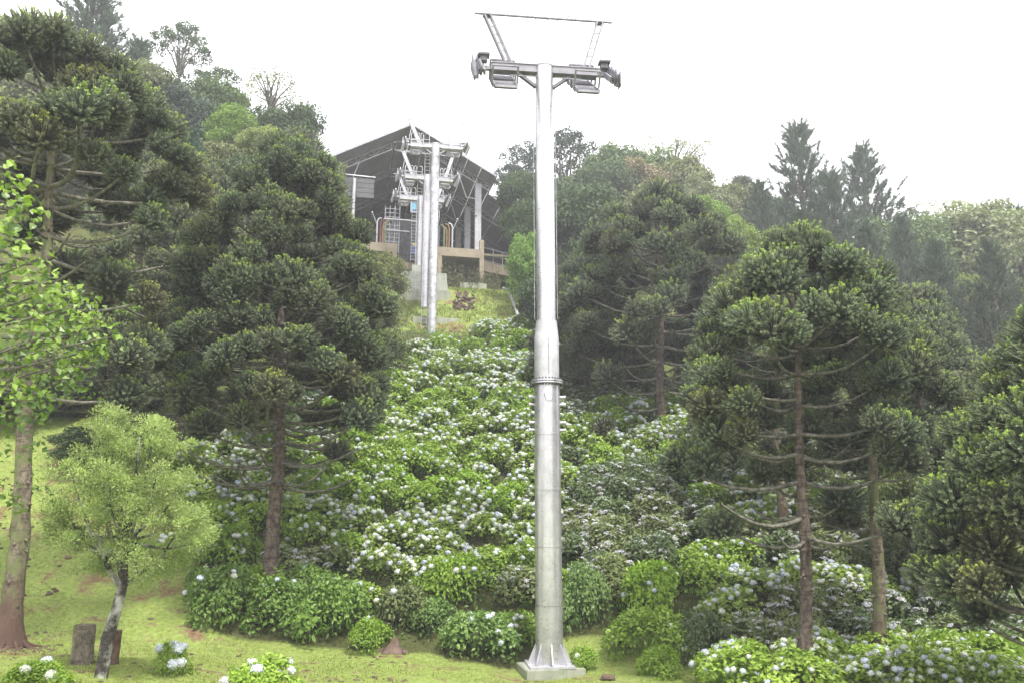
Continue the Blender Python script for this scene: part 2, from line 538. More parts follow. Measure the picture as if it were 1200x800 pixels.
def lift_pylon(loc, label, H, r0, r1, split, slope, rails, group, old, ladder=True, turn=U12):
    """local X = across the line, Y = up the line. split = height of the flange or None"""
    t = thing('cable_car_pylon', label, 'pylon', loc, turn, group)
    steel = M['galv_old'] if old else M['galv']
    hs_, hm_, hd_ = (M['white_steel'], M['galv_mid'], M['galv_dark']) if rails else (M['zinc'], M['zinc'], M['zinc_dark'])
    # tube in welded sections
    if split:
        hs = np.linspace(0, split, 6)
        for a, b2 in zip(hs[:-1], hs[1:]):
            b = MB()
            b.tube([(0, 0, a + 0.02), (0, 0, b2 - 0.012)], [r0, r0], 48, cap=False)
            b.tube([(0, 0, b2 - 0.02), (0, 0, b2 + 0.012)], [r0 + 0.006, r0 + 0.006], 48, cap=False)
            b.build('tube_section', steel, t)
        b = MB()
        b.tube([(0, 0, split + 0.05), (0, 0, split + 1.55), (0, 0, split + 1.57), (0, 0, split + 2.1)], [r0 * 0.97, r0 * 0.97, r0 * 0.95, r1 + 0.03], 48, cap=False)
        b.build('tapered_section', M['white_steel'], t)
        b = MB()
        for dz in (-0.04, 0.035):
            b.tube([(0, 0, split + dz - 0.025), (0, 0, split + dz + 0.025)], [r0 + 0.11] * 2, 48, smooth=False)
        b.build('flange', steel, t)
        for k in range(28):
            a = k / 28 * 2 * math.pi
            b = MB(); x, y = (r0 + 0.06) * math.cos(a), (r0 + 0.06) * math.sin(a)
            b.tube([(x, y, split - 0.13), (x, y, split + 0.12)], [0.028] * 2, 6)
            b.build('bolt', M['machine'], t)
        hs = np.linspace(split + 2.1, H, 4)
        for a, b2 in zip(hs[:-1], hs[1:]):
            b = MB()
            b.tube([(0, 0, a), (0, 0, b2 - 0.01)], [r1, r1], 48, cap=False)
            b.tube([(0, 0, b2 - 0.02), (0, 0, b2 + 0.006)], [r1 + 0.006] * 2, 48, cap=False)
            b.build('tube_section', steel, t)
        # climbing stubs, service door strip, gussets, base plate
        for dz in (0.5, 0.75, 1.35, 1.6):
            for s in (-1, 1):
                b = MB(); b.cyl((s * (r0 - 0.01), 0, split - dz), (s * (r0 + 0.17), 0, split - dz), 0.05, 10)
                b.cyl((s * (r0 + 0.13), 0, split - dz), (s * (r0 + 0.19), 0, split - dz), 0.065, 10)
                b.build('climbing_stub', M['white_steel'], t)
        b = MB(); b.box((0, -r0 * 0.985, split + 0.85), (0.03, 0.03, 1.2)); b.build('cable_slot_cover', M['galv_dark'], t)
        b = MB(); b.tube([(0.16 * math.cos(a), -r0 - 0.012, split - 0.42 + 0.26 * math.sin(a)) for a in np.linspace(math.pi, 2 * math.pi, 12)], 0.012, 6)
        b.build('drip_cable', M['galv_dark'], t)
        b = MB(); b.box((0, -r1 * 1.0, (split + 2.4 + H) / 2), (0.05, 0.04, H - split - 3.2)); b.build('highlight_strip', M['white_steel'], t)  # pale strip paints the line of highlight down the upper tube
        for s in (-1, 1):
            b = MB(); b.tube([(s * (r1 + 0.07), 0.05, split + 2.2), (s * (r1 + 0.07), 0.05, H - 0.6)], 0.014, 6)
            b.build('conduit', M['galv_dark'], t)
        b = MB(); b.box((0, 0, 0.03), (r0 * 2 + 0.55, r0 * 2 + 0.55, 0.06)); b.build('base_plate', M['white_steel'], t)
        for k in range(8):
            a = k / 8 * 2 * math.pi + math.pi / 8 * (0)
            Mz = np.array([[math.cos(a), -math.sin(a), 0], [math.sin(a), math.cos(a), 0], [0, 0, 1]])
            v = []
            for w in (-0.02, 0.02):
                v += [(r0 - 0.02, w, 0.06), (r0 + 0.25, w, 0.06), (r0 + 0.25, w, 0.12), (r0 - 0.02, w, 0.72)]
            b = MB(); b.add(np.array(v) @ Mz.T, [(0, 1, 2, 3), (7, 6, 5, 4), (0, 4, 5, 1), (1, 5, 6, 2), (2, 6, 7, 3), (3, 7, 4, 0)])
            b.build('gusset', M['white_steel'], t)
    else:
        hs = np.linspace(0, H, 5)
        for a, b2 in zip(hs[:-1], hs[1:]):
            b = MB()
            b.tube([(0, 0, a), (0, 0, b2 - 0.01)], [r1, r1], 36, cap=False)
            b.tube([(0, 0, b2 - 0.02), (0, 0, b2 + 0.01)], [r1 + 0.006] * 2, 36, cap=False)
            b.build('tube_section', steel, t)
    b = MB()
    b.tube([(0, 0, H), (0, 0, H + 0.05), (0, 0, H + 0.10)], [r1 + 0.02, r1 + 0.02, r1 * 0.75], 36); b.build('cap', M['white_steel'], t)
    # crossarm, knee braces
    for s in (-1, 1):
        b = MB()
        b.beam((s * r1 * 0.9, 0, H - 0.12), (s * 1.95, 0, H - 0.12), 0.30, 0.26)
        b.beam((s * r1 * 0.9, 0, H + 0.025), (s * 1.95, 0, H + 0.025), 0.36, 0.03)
        b.beam((s * r1 * 0.9, 0, H - 0.265), (s * 1.95, 0, H - 0.265), 0.36, 0.03)
        b.build('crossarm', hs_, t)
        b = MB(); b.beam((s * r1 * 0.97, 0, H - 0.78), (s * 0.95, 0, H - 0.30), 0.16, 0.10); b.build('knee_brace', hd_, t)
        b = MB(); b.beam((s * r1 * 0.98, -0.25, H - 0.52), (s * 1.3, -0.25, H - 0.52), 0.03, 0.03); b.build('tie_rod', hm_, t)
    # gantry above
    gh = 2.0
    for s, xb, xt in ((-1, -1.28, -2.08), (1, 1.55, 2.15)):
        b = MB()
        for dy in (-0.10, 0.10):
            b.beam((xb - 0.11, dy, H), (xt - 0.13, dy, H + gh), 0.05, 0.06)
            b.beam((xb + 0.11, dy, H), (xt + 0.09, dy, H + gh), 0.05, 0.06)
        if rails:
            b.beam((xb, 0, H), (xt, 0, H + gh), 0.2, 0.22)
        b.beam((xt - 0.18, 0, H + gh), (xt + 0.14, 0, H + gh), 0.26, 0.05)
        for k in ((0.14, 0.3) if rails else (0.12, 0.26, 0.42, 0.58, 0.74, 0.9)):
            x = xb + (xt - xb) * k
            b.beam((x - 0.12, -0.1, H + gh * k), (x + 0.12, -0.1, H + gh * k + 0.02), 0.03, 0.03)
        b.build('gantry_strut', hm_, t)
    b = MB(); b.beam((-2.58, 0, H + gh + 0.05), (2.6, 0, H + gh + 0.05), 0.07, 0.05)
    b.build('gantry_bar', hd_, t)
    for x, dz in ((-0.62, 0.16), (-0.42, 0.13), (-1.35, 0.1), (-0.32, -0.08), (0.14, -0.08), (0.5, -0.09), (0.38, 0.16), (1.2, 0.12), (0.85, 0.2)):
        b = MB(); b.beam((x, 0, H + gh + 0.05), (x + (0.14 if dz == 0.2 else 0.02), 0, H + gh + 0.05 + dz), 0.035, 0.035)
        b.build('hook', hd_, t)
    # sheave trains and catwalks on both sides; they lean with the line
    ca, sa = math.cos(slope), math.sin(slope)

    def L(x, y, z):                # point on the leaning frame, y metres along the line
        return (x, y * ca - z * sa, H - 0.15 + y * sa + z * ca)
    for s in (-1, 1):
        xo = s * 2.25
        b = MB()
        b.beam(L(xo, -1.25, 0.02), L(xo, 1.25, 0.02), 0.07, 0.20)
        b.beam(L(xo + s * 0.2, -1.3, 0.02), L(xo + s * 0.2, 1.3, 0.02), 0.05, 0.16)
        b.beam(L(s * 1.9, 0, 0), L(s * 2.5, 0, 0), 0.14, 0.14)
        b.build('sheave_beam', hm_, t)
        for k in range(8):
            y = -1.3 + 2.6 * k / 7
            b = MB(); p = L(xo + s * 0.10, y, 0.12); q = L(xo + s * 0.18, y, 0.12)
            b.tube([p, q], [0.20, 0.20], 16, 0)
            b.tube([L(xo + s * 0.115, y, 0.12), L(xo + s * 0.165, y, 0.12)], [0.225, 0.225], 16, 0)
            w = b.build('sheave', hd_, t)
            b = MB(); b.tube([L(xo + s * 0.06, y, 0.12), L(xo + s * 0.22, y, 0.12)], [0.045, 0.045], 8); b.build('hub', hs_, w)
        for k in range(4):
            y = -1.1 + 2.2 * k / 3
            b = MB(); b.box(L(xo + s * 0.34, y, 0.0), (0.05, 0.36, 0.5)); b.box(L(xo + s * 0.3, y, -0.1), (0.2, 0.05, 0.3)); b.build('side_plate', hm_, t)
        # guard box over the train
        b = MB(); b.box(L(xo - s * 0.02, 0.15, 0.42), (0.42, 0.35, 0.07)); b.build('guard_plate', hd_, t)
        b = MB(); b.box(L(xo - s * 0.02, 0.15, 0.28), (0.26, 0.25, 0.2)); b.build('guard_post', hm_, t)
        # catwalk: stringers and grating treads stepping with the slope
        for dx in (1.08, 1.88):
            b = MB(); b.beam(L(s * dx, -1.25, -0.42), L(s * dx, 1.25, -0.42), 0.04, 0.14); b.build('stringer', hs_, t)
        for k in range(6):
            y = -1.2 + 2.4 * k / 5
            p = L(s * 1.48, y, -0.45)
            b = MB(); b.box(p, (0.78, 0.20, 0.035))
            b.box((p[0], p[1] - 0.1, p[2] - 0.02), (0.78, 0.02, 0.09))
            b.build('tread', hd_ if k % 2 else hm_, t)
        # square frames that hold the catwalk
        for y in (-0.75, 0.0, 0.75):
            b = MB()
            x0, x1 = s * 1.04, s * 1.94
            b.beam(L(x0, y, -0.48), L(x0, y, 0.22), 0.06, 0.06, up=(1, 0, 0)); b.beam(L(x1, y, -0.48), L(x1, y, 0.22), 0.06, 0.06, up=(1, 0, 0))
            b.beam(L(x0, y, 0.22), L(x1, y, 0.22), 0.06, 0.06); b.beam(L(x0, y, -0.48), L(x1, y, -0.48), 0.08, 0.08)
            b.build('catwalk_frame', hm_, t)
        if rails:
            for y in (-1.0, 0.25):
                for xr in (1.0, 1.95):
                    b = MB(); z0, z1 = -0.4, 0.62
                    a, c = y, y + 1.0
                    b.tube([L(s * xr, a, z0), L(s * xr, a, z1 - 0.1), L(s * xr, a + 0.1, z1), L(s * xr, c - 0.1, z1), L(s * xr, c, z1 - 0.1), L(s * xr, c, z0)], 0.025, 6)
                    b.tube([L(s * xr, a, 0.1), L(s * xr, c, 0.1)], 0.02, 6)
                    b.build('handrail', hs_, t)
            for xa, xb2 in ((0.55, 1.2), (1.3, 1.95)):
                b = MB(); p = [(s * xa, -1.0, H - 0.75), (s * xa, -1.0, H + 0.32), (s * (xa + 0.06), -1.0, H + 0.4), (s * (xb2 - 0.06), -1.0, H + 0.4), (s * xb2, -1.0, H + 0.32), (s * xb2, -1.0, H - 0.75)]
                b.tube(p, 0.028, 6); b.tube([(s * xa, -1.0, H - 0.1), (s * xb2, -1.0, H - 0.1)], 0.022, 6); b.build('handrail', hs_, t)
            b = MB(); b.box((s * 1.2, -1.0, H - 0.78), (1.6, 0.5, 0.05)); b.box((s * 1.2, -1.25, H - 0.78), (1.6, 0.04, 0.14)); b.build('service_platform', hs_, t)
            b = MB(); b.tube([(s * 1.55 + s * 0.3 * math.cos(a), -0.9, H - 1.1 - 0.28 * math.sin(a)) for a in np.linspace(0, math.pi, 9)], 0.06, 8); b.build('cable_guide', hs_, t)
    if ladder:
        for s in (0,):
            b = MB()
            for x in (-0.2, 0.2):
                b.tube([(-r1 - 0.28 + x, 0.1, 0.6), (-r1 - 0.28 + x, 0.1, H - 0.2)], 0.022, 6)
            b.build('ladder_rail', M['white_steel'], t)
            for k in range(int((H - 1) / 0.3)):
                b = MB(); z = 0.8 + 0.3 * k
                b.tube([(-r1 - 0.48, 0.1, z), (-r1 - 0.08, 0.1, z)], 0.016, 5); b.build('ladder_rung', M['white_steel'], t)
    return t


G = 'galvanised pylons of the cable lift'
t1z = -4.72
lift_pylon((x_at(641, 26.5, 4), 26.5, t1z), 'tall silver pylon in the foreground standing among the hydrangeas', z_at(80, 26.5) - t1z, 0.43, 0.325, 8.95, R(38), False, G, False, False, R(6.5))
t2 = lift_pylon((x_at(508, 58.6, 20), 58.6, 12.5), 'nearest of the stacked pylons before the station, on a curved concrete block', z_at(170, 58.6) - 12.5, 0.33, 0.33, None, R(12), True, G, True, True, R(9))
t3 = lift_pylon((x_at(499, 63.4, 22), 63.4, 16.3), 'middle pylon in the row before the station, half hidden by the nearest', z_at(207, 63.4) - 16.3, 0.33, 0.33, None, R(8), True, G, False)
t4 = lift_pylon((x_at(492, 69.2, 25), 69.2, 21.5), 'shortest pylon at the station mouth on stepped concrete blocks', z_at(231, 69.2) - 21.5, 0.28, 0.28, None, R(4), True, G, False)

# ------------------------------------------------------------------ concrete footings
def rotz(a):
    return np.array([[math.cos(a), -math.sin(a), 0], [math.sin(a), math.cos(a), 0], [0, 0, 1]])


b = MB(); o1 = t1z
b.box((0, 0, 0), (1.85, 1.5, 0.9)); b.box((0, 0, 0.452), (1.78, 1.43, 0.03))
f = b.build('concrete_footing', M['concrete'], None, (x_at(641, 26.5, 4) + 0.02, 26.5, t1z - 0.467)); f.rotation_euler = (0, 0, U12)
tag(f, 'low square concrete footing under the tall foreground pylon', 'footing')

# curved footing of the second pylon
def profile_block(name, label, loc, poly, y0, y1, mat, rz=U12, cat='footing'):
    bb = MB(); bb.prism(poly, y0, y1, 1)
    oo = bb.build(name, mat, None, loc); oo.rotation_euler = (0, 0, rz)
    return tag(oo, label, cat)


t2x = x_at(508, 57.6, 13)
curve = [(-2.0, -1.9), (2.6, -1.9), (2.6, -0.55)] + [(2.6 - 1.0 * math.sin(a), 0.35 - 0.85 * math.cos(a)) for a in np.linspace(0, math.pi / 2, 9)] + [(-2.0, 0.35)]
profile_block('curved_concrete_footing', 'green grey concrete block with a curved right shoulder under the nearest station pylon', (x_at(513, 60.2, 14), 60.2, z_at(372, 59.6) - 0.35), curve, -0.6, 1.4, M['concrete'])
t4x = x_at(492, 69.2, 22)
b = MB(); b.box((0, 0, 0), (1.5, 1.6, 1.5)); f = b.build('concrete_block', M['concrete_grey'], None, (t4x + 0.0, 69.2, 20.78)); f.rotation_euler = (0, 0, U12)
tag(f, 'upper square concrete block carrying the shortest pylon', 'footing')
profile_block('sloped_concrete_slab', 'wide concrete slab with sloping ends below the shortest pylon', (t4x + 0.25, 68.0, 18.2), [(-2.0, 0), (2.45, 0), (2.25, 0.55), (2.1, 2.1), (-1.95, 2.1)], -1.5, 1.0, M['concrete_grey'])
profile_block('sloped_concrete_slab', 'protruding lower lip of pale concrete at the foot of the wide slab', (t4x + 0.25, 66.2, 18.05), [(-2.1, 0), (2.5, 0), (2.35, 0.55), (-2.05, 0.55)], -0.5, 0.28, M['concrete_grey'])
b = MB(); b.box((0, 0, 0), (4.6, 0.5, 2.4)); b.box((2.45, 0.0, 0.1), (0.35, 0.56, 2.2))
f = b.build('retaining_wall', M['concrete'], None, (t4x + 0.5, 65.2, 17.1)); f.rotation_euler = (0, 0, U12)
tag(f, 'mossy green retaining wall below the slab, beside the red rubble', 'wall')

# rubble heap beside the wall
RX = x_at(541, 64.5, 17)
def stone_mesh(k):
    bb = MB(); bb.ball((0, 0, 0), 1.0, seg=7, ring=5, sq=0.7, bump=0.16)
    me = bb.mesh('stone', M['earth'])
    for p in me.polygons: p.use_smooth = False
    return me
stones = [stone_mesh(k) for k in range(4)]
heap = thing('rubble_heap', 'heap of reddish broken stones beside the mossy retaining wall', 'rubble', (RX, 64.8, gz(RX, 64.8)))
for k in range(60):
    x, y = random.uniform(-0.6, 1.0), random.uniform(-1.8, 2.2)
    o = obj('stone', random.choice(stones), heap, (x, y, gz(RX + x, 64.8 + y) - gz(RX, 64.8) + random.uniform(0, 0.25)))
    s = random.uniform(0.08, 0.27); o.scale = (s, s, s * 0.8); o.rotation_euler = (random.random(), random.random(), random.random() * 6)

# white slanting pipe on the bank
b = MB(); xa, xb = x_at(596, 66, 17.5), x_at(608, 60.5, 14.6)
za, zb = z_at(340, 66), z_at(372, 60.5)
b.tube([(xa, 66, za), ((xa + xb) / 2, 63.2, (za + zb) / 2 + 0.02), (xb, 60.5, zb)], 0.13, 12); b.tube([(xa, 66, za), (xa - 0.5, 66.3, za + 0.25)], 0.13, 12)
tag(b.build('drain_pipe', M['white_steel']), 'white drain pipe slanting down the grass bank right of the station', 'pipe')

# ------------------------------------------------------------------ station hall
PZ = 24.6
AX = x_at(483, 72, 37)
st = thing('station_building', 'large grey open fronted station hall with gabled roof at the hilltop', 'building', (AX, 72, PZ), U12)
TP, AZ = 0.55, z_at(146, 72) - PZ


def rz_(x):
    return AZ - TP * abs(x)


def roof_panels():
    edges = np.arange(0, 8.41, 1.4)
    for s in (-1, 1):
        for a, c in zip(edges[:-1], edges[1:]):
            bb = MB()
            x0, x1 = s * (a + 0.02), s * (c - 0.02)
            n = 5
            xs = np.linspace(x0, x1, n)
            y1 = 27.0
            prof = []
            for k, x in enumerate(xs):
                prof.append((x, rz_(x) + (0.05 if k in (0, n - 1) else 0.0)))
            poly = prof + [(p[0], p[1] + 0.07) for p in prof[::-1]]
            bb.prism(poly, 0.0, y1, 1)
            bb.build('roof_panel', M['roof'], st)
        e2 = np.arange(8.4, 13.3, 1.6)
        for a, c in zip(e2[:-1], e2[1:]):
            bb = MB(); x0, x1 = s * (a + 0.02), s * (c - 0.02)
            poly = [(x0, rz_(x0)), (x1, rz_(x1)), (x1, rz_(x1) + 0.07), (x0, rz_(x0) + 0.07)]
            bb.prism(poly, 4.6, 27.0, 1)
            bb.build('roof_panel', M['roof'], st)
        # fascia on the front edge and light gutter
        bb = MB(); bb.beam((s * 0.02, -0.04, AZ + 0.02), (s * 8.4, -0.04, rz_(8.4) + 0.02), 0.06, 0.20); bb.build('fascia', M['galv_dark'], st)
        bb = MB(); bb.beam((s * 8.46, -0.05, rz_(8.4)), (s * 8.46, 4.5, rz_(8.4)), 0.1, 0.22); bb.build('gutter', M['machine'], st)
        bb = MB(); bb.beam((s * 8.4, 4.55, rz_(8.4) + 0.05), (s * 13.2, 4.55, rz_(13.2) + 0.05), 0.06, 0.18); bb.build('fascia', M['white_steel'], st)
    # purlins along the hall under the roof
    for s in (-1, 1):
        for x in np.arange(1.4, 8.5, 1.4):
            bb = MB(); bb.beam((s * x, 0.1, rz_(x) - 0.03), (s * x, 26.8, rz_(x) - 0.03), 0.05, 0.07); bb.build('purlin', M['galv_dark'], st)


roof_panels()


def truss(Y, xo):
    bb = MB()
    for s in (-1, 1):
        top = lambda x: rz_(x) - 0.14
        bot = lambda x: rz_(x) - 0.84
        bb.beam((s * 1.4, Y, top(1.4)), (s * xo, Y, top(xo)), 0.08, 0.08)
        bb.beam((s * 1.8, Y, bot(1.8)), (s * xo, Y, bot(xo)), 0.08, 0.09)
        k = 0
        x = 1.8
        while x < xo - 0.05:
            x2 = min(x + 0.85, xo)
            bb.beam((s * x, Y, bot(x)), (s * x, Y, top(x)), 0.05, 0.05)
            if k % 2: bb.beam((s * x, Y, top(x)), (s * x2, Y, bot(x2)), 0.045, 0.045)
            else: bb.beam((s * x, Y, bot(x)), (s * x2, Y, top(x2)), 0.045, 0.045)
            x = x2; k += 1
        bb.beam((s * 1.4, Y, top(1.4)), (0, Y, top(1.4)), 0.08, 0.08)
        bb.beam((s * 1.8, Y, bot(1.8)), (0, Y, bot(1.8)), 0.08, 0.08)
        for q in (0.3, 0.9, 1.5):
            bb.beam((s * q, Y, bot(1.8)), (s * (q - 0.3), Y, top(1.4)), 0.045, 0.045)
    bb.build('roof_truss', M['galv'], st)


for i, Y in enumerate((2.2, 8.8, 15.4, 22.0)):
    xo = 8.2 if i == 0 else 13.0
    truss(Y, xo)
    for s in (-1, 1):
        bb = MB(); bb.box((s * 7.0, Y, (rz_(7) - 0.9) / 2), (0.62, 0.5, rz_(7) - 0.9))
        for d in (-0.2, 0.0, 0.2):
            bb.box((s * 7.0 + d, Y - 0.27, (rz_(7) - 0.9) / 2), (0.05, 0.05, rz_(7) - 1.0))
        bb.build('column', M['white_steel'], st)
        bb = MB(); bb.tube([(s * 4.9, Y, rz_(4.9) - 0.85), (s * 5.8, Y, rz_(7) - 2.35), (s * 6.7, Y, rz_(7) - 2.45)], 0.05, 8); bb.build('knee_brace', M['galv'], st)
        bb = MB(); bb.beam((s * 7.3, Y, rz_(8.2) - 0.25), (s * 8.3, Y, rz_(8.2) - 0.25), 0.07, 0.07); bb.build('eave_strut', M['galv'], st)
        bb = MB(); bb.ball((s * 6.75, Y - 0.3, rz_(7) - 4.3), 0.13); bb.build('lamp', M['white_steel'], st)

# wall panels of the sides and back
for s in (-1, 1):
    for k in range(8):
        y0 = 4.7 + k * 2.8
        bb = MB(); bb.box((s * 13.2, y0 + 1.38, (rz_(13.1) - 3.5) / 2), (0.08, 2.74, rz_(13.1) + 3.5)); bb.build('wall_panel', M['roof'], st)
for k in range(12):
    x0 = -13.2 + k * 2.2; xm = x0 + 1.1
    bb = MB(); top = [rz_(x0 + 0.02) - 0.05, rz_(x0 + 2.18) - 0.05]
    bb.prism([(x0 + 0.02, -3.5), (x0 + 2.18, -3.5), (x0 + 2.18, top[1]), (x0 + 0.02, top[0])], 27.02, 27.12, 1)
    bb.build('wall_panel', M['roof'], st)
# dark sheet that paints the shaded void under the deck
bb = MB(); bb.box((1.0, 7.5, -2.8), (24, 0.2, 5.2)); bb.build('undercroft_shade_sheet', M['machine'], st)

# deck, beams and columns in tan concrete
bb = MB(); bb.box((-7.2, 12.3, -0.12), (11.6, 23, 0.22)); bb.build('deck_slab', M['beam'], st)
bb = MB(); bb.box((8.2, 12.3, -0.12), (9.8, 23, 0.22)); bb.build('deck_slab', M['beam'], st)
bb = MB(); bb.box((1.0, 17, -0.5), (4.6, 18, 0.22)); bb.build('deck_slab', M['beam'], st)
for x0, x1, y, z, h in ((-6.6, -1.05, 0.3, -0.33, 0.85), (2.75, 7.0, 0.3, -0.33, 0.85), (-1.0, 2.7, 3.4, -1.05, 0.7)):
    bb = MB(); bb.box(((x0 + x1) / 2, y, z), (x1 - x0, 0.5, h)); bb.build('deck_beam', M['beam'], st)
for x, z1, z0, y in ((-1.3, -0.76, -4.5, 0.3), (3.0, -0.76, -4.5, 0.3), (7.06, 1.1, -4.4, 0.28), (-4.6, -0.76, -4.5, 0.6)):
    bb = MB(); bb.box((x, y, (z0 + z1) / 2), (0.42, 0.46, z1 - z0)); bb.build('deck_column', M['beam'], st)
bb = MB(); bb.box((6.2, 0.1, -3.9), (2.6, 0.8, 1.0)); bb.build('plinth', M['concrete'], st)
# side ramp with railing
bb = MB(); bb.prism([(7.3, -1.0), (12.2, -1.9), (12.2, -2.45), (7.3, -1.75)], 0.9, 1.3, 1); bb.build('ramp_beam', M['beam'], st)
bb = MB(); bb.prism([(7.3, -0.75), (12.2, -1.75), (12.2, -1.88), (7.3, -0.98)], 0.9, 4.4, 1); bb.build('ramp_slab', M['beam'], st)
rail = MB()
for k in range(6):
    x = 7.4 + k * 0.95; zz = -0.8 - (x - 7.3) * 0.2
    rail.tube([(x, 0.95, zz), (x, 0.95, zz + 1.45)], 0.035, 6)
for dz in (0.15, 0.8, 1.45):
    rail.tube([(7.3, 0.95, -0.78 + dz), (12.2, 0.95, -1.77 + dz)], 0.035, 6)
rail.build('ramp_railing', M['white_steel'], st)

# grey panelled box hung under the left roof with its post
for k in range(4):
    bb = MB(); bb.box((-5.9, 1.4, 5.15 + k * 0.5), (5.0, 0.4, 0.46)); bb.build('fascia_board', M['slate'], st)
bb = MB(); bb.beam((-8.6, 1.15, 7.15), (-3.3, 1.15, 7.05), 0.12, 0.1); bb.build('fascia_rail', M['galv'], st)
bb = MB(); bb.tube([(-5.3, 1.0, 0), (-5.3, 1.0, 6.7)], 0.17, 14); bb.build('post', M['white_steel'], st)

# machinery bay
for s in (-1, 1):
    mcx = 0.45 + s * 1.95
    bb = MB()
    for z in np.arange(0.1, 4.6, 0.42):
        bb.beam((mcx - 0.7, 2.0, z), (mcx + 0.7, 2.0, z), 0.06, 0.05)
        bb.beam((mcx - 0.7, 5.0, z), (mcx + 0.7, 5.0, z), 0.06, 0.05)
    for x in (-0.7, -0.25, 0.25, 0.7):
        for y in (2.0, 5.0):
            bb.beam((mcx + x, y, -0.2), (mcx + x, y, 4.6), 0.06, 0.06, up=(1, 0, 0))
    for x in (-0.7, 0.7):
        for z in (0.52, 2.2, 4.3):
            bb.beam((mcx + x, 2.0, z), (mcx + x, 5.0, z), 0.05, 0.05)
    m1 = bb.mesh('machinery_frame', M['galv_dark']); obj('machinery_frame', m1, st)
    bb = MB(); bb.box((mcx, 5.5, 1.9), (1.3, 1.6, 3.8)); bb.build('drive_housing', M['machine'], st)
bb = MB(); bb.box((0.3, 7.0, 2.4), (2.8, 0.6, 5.5)); bb.build('back_bulkhead', M['machine'], st)
bb = MB(); bb.beam((-2.4, 1.9, 3.2), (3.2, 1.9, 3.2), 0.14, 0.10); bb.beam((-2.4, 1.9, 2.05), (0.2, 1.9, 2.05), 0.1, 0.08); bb.build('gantry_beam', M['white_steel'], st)
# deep blue motor box with yellow top
q = thing('drive_unit', 'deep blue drive unit with yellow cap low inside the station mouth', 'machine', (0, 0, 0))
q.parent = None
q.matrix_world = Matrix.Translation((AX, 72, PZ)) @ Matrix.Rotation(U12, 4, 'Z') @ Matrix.Translation((0.75, 2.6, 0))
bb = MB(); bb.box((0, 0, 0.35), (0.6, 0.6, 0.9)); bb.build('housing', M['deepblue'], q)
bb = MB(); bb.box((0.05, 0, 0.95), (0.5, 0.5, 0.28)); bb.build('cap', M['yellow'], q)
# blue window panel
q = thing('display_panel', 'sky blue panel hanging in the station mouth left of the pylons', 'panel', (0, 0, 0))
q.matrix_world = Matrix.Translation((AX, 72, PZ)) @ Matrix.Rotation(U12, 4, 'Z') @ Matrix.Translation((0.42, -0.4, z_at(243, 71.8) - PZ))
bb = MB(); bb.box((0, 0, 0), (0.62, 0.05, 0.95)); bb.build('screen', M['blue'], q)
bb = MB()
for x in (-0.35, 0.35): bb.box((x, 0, 0), (0.08, 0.1, 1.18))
for z in (-0.55, 0.55): bb.box((0, 0, z), (0.64, 0.1, 0.08))
bb.build('frame', M['white_steel'], q)
for dx in (-0.1, 0.1):
    bb = MB(); bb.tube([(dx, -0.04, -0.32), (dx, -0.08, -0.32)], 0.07, 10); bb.build('knob', M['machine'], q)

# curved tube gates left and right of the mouth
def gate(x, s, label):
    g = thing('curved_tube_gate', label, 'gate')
    g.matrix_world = Matrix.Translation((AX, 72, PZ)) @ Matrix.Rotation(U12, 4, 'Z') @ Matrix.Translation((x, 0.4, 0.06))
    for dx, m, h in ((0.0, 'white_steel', 2.6), (0.32, 'red' if s < 0 else 'orange', 2.5), (0.55, 'orange', 2.2), (0.8, 'green', 2.4)):
        bb = MB(); xx = -s * dx
        bb.tube([(xx, 0, 0), (xx, 0, h - 0.4), (xx - s * 0.12, 0, h - 0.1), (xx - s * 0.4, 0, h)], 0.09, 10)
        bb.build('curved_tube', M[m], g)
    bb = MB(); bb.tube([(s * 0.05, 0.1, 2.0), (s * 0.5, 0.1, 3.1)], 0.05, 8); bb.build('arm', M['galv_dark'], g)
    bb = MB(); bb.ball((s * 0.5, 0.1, 3.12), 0.1); bb.build('knob', M['galv'], g)


gate(-3.0, -1, 'left cluster of red and green curved tubes beside the station mouth')
gate(4.2, 1, 'right cluster of ochre curved tubes with white arch at the station mouth')

# beaded roller lines running into the hall from the second pylon's head
for s, lab in ((-1, 'left'), (1, 'right')):
    g = thing('roller_line', '%s dark beaded roller line running back from the pylon heads into the station' % lab, 'roller line')
    g.matrix_world = Matrix.Translation((AX, 72, PZ)) @ Matrix.Rotation(U12, 4, 'Z')
    P = lambda k: np.array((0.35 + s * 2.75, -12.5 + 15.5 * k, 4.1 - 1.2 * k * k))
    bb = MB(); bb.tube([P(k) for k in np.linspace(0, 1, 14)], 0.035, 6); bb.build('guide_cable', M['machine'], g)
    wm = MB(); wm.tube([(-0.06, 0, 0), (0.06, 0, 0)], 0.17, 10); wme = wm.mesh('roller', M['rubber'])
    for k in np.linspace(0, 1, 46):
        obj('roller', wme, g, P(k) + np.array((0, 0, 0.12)))

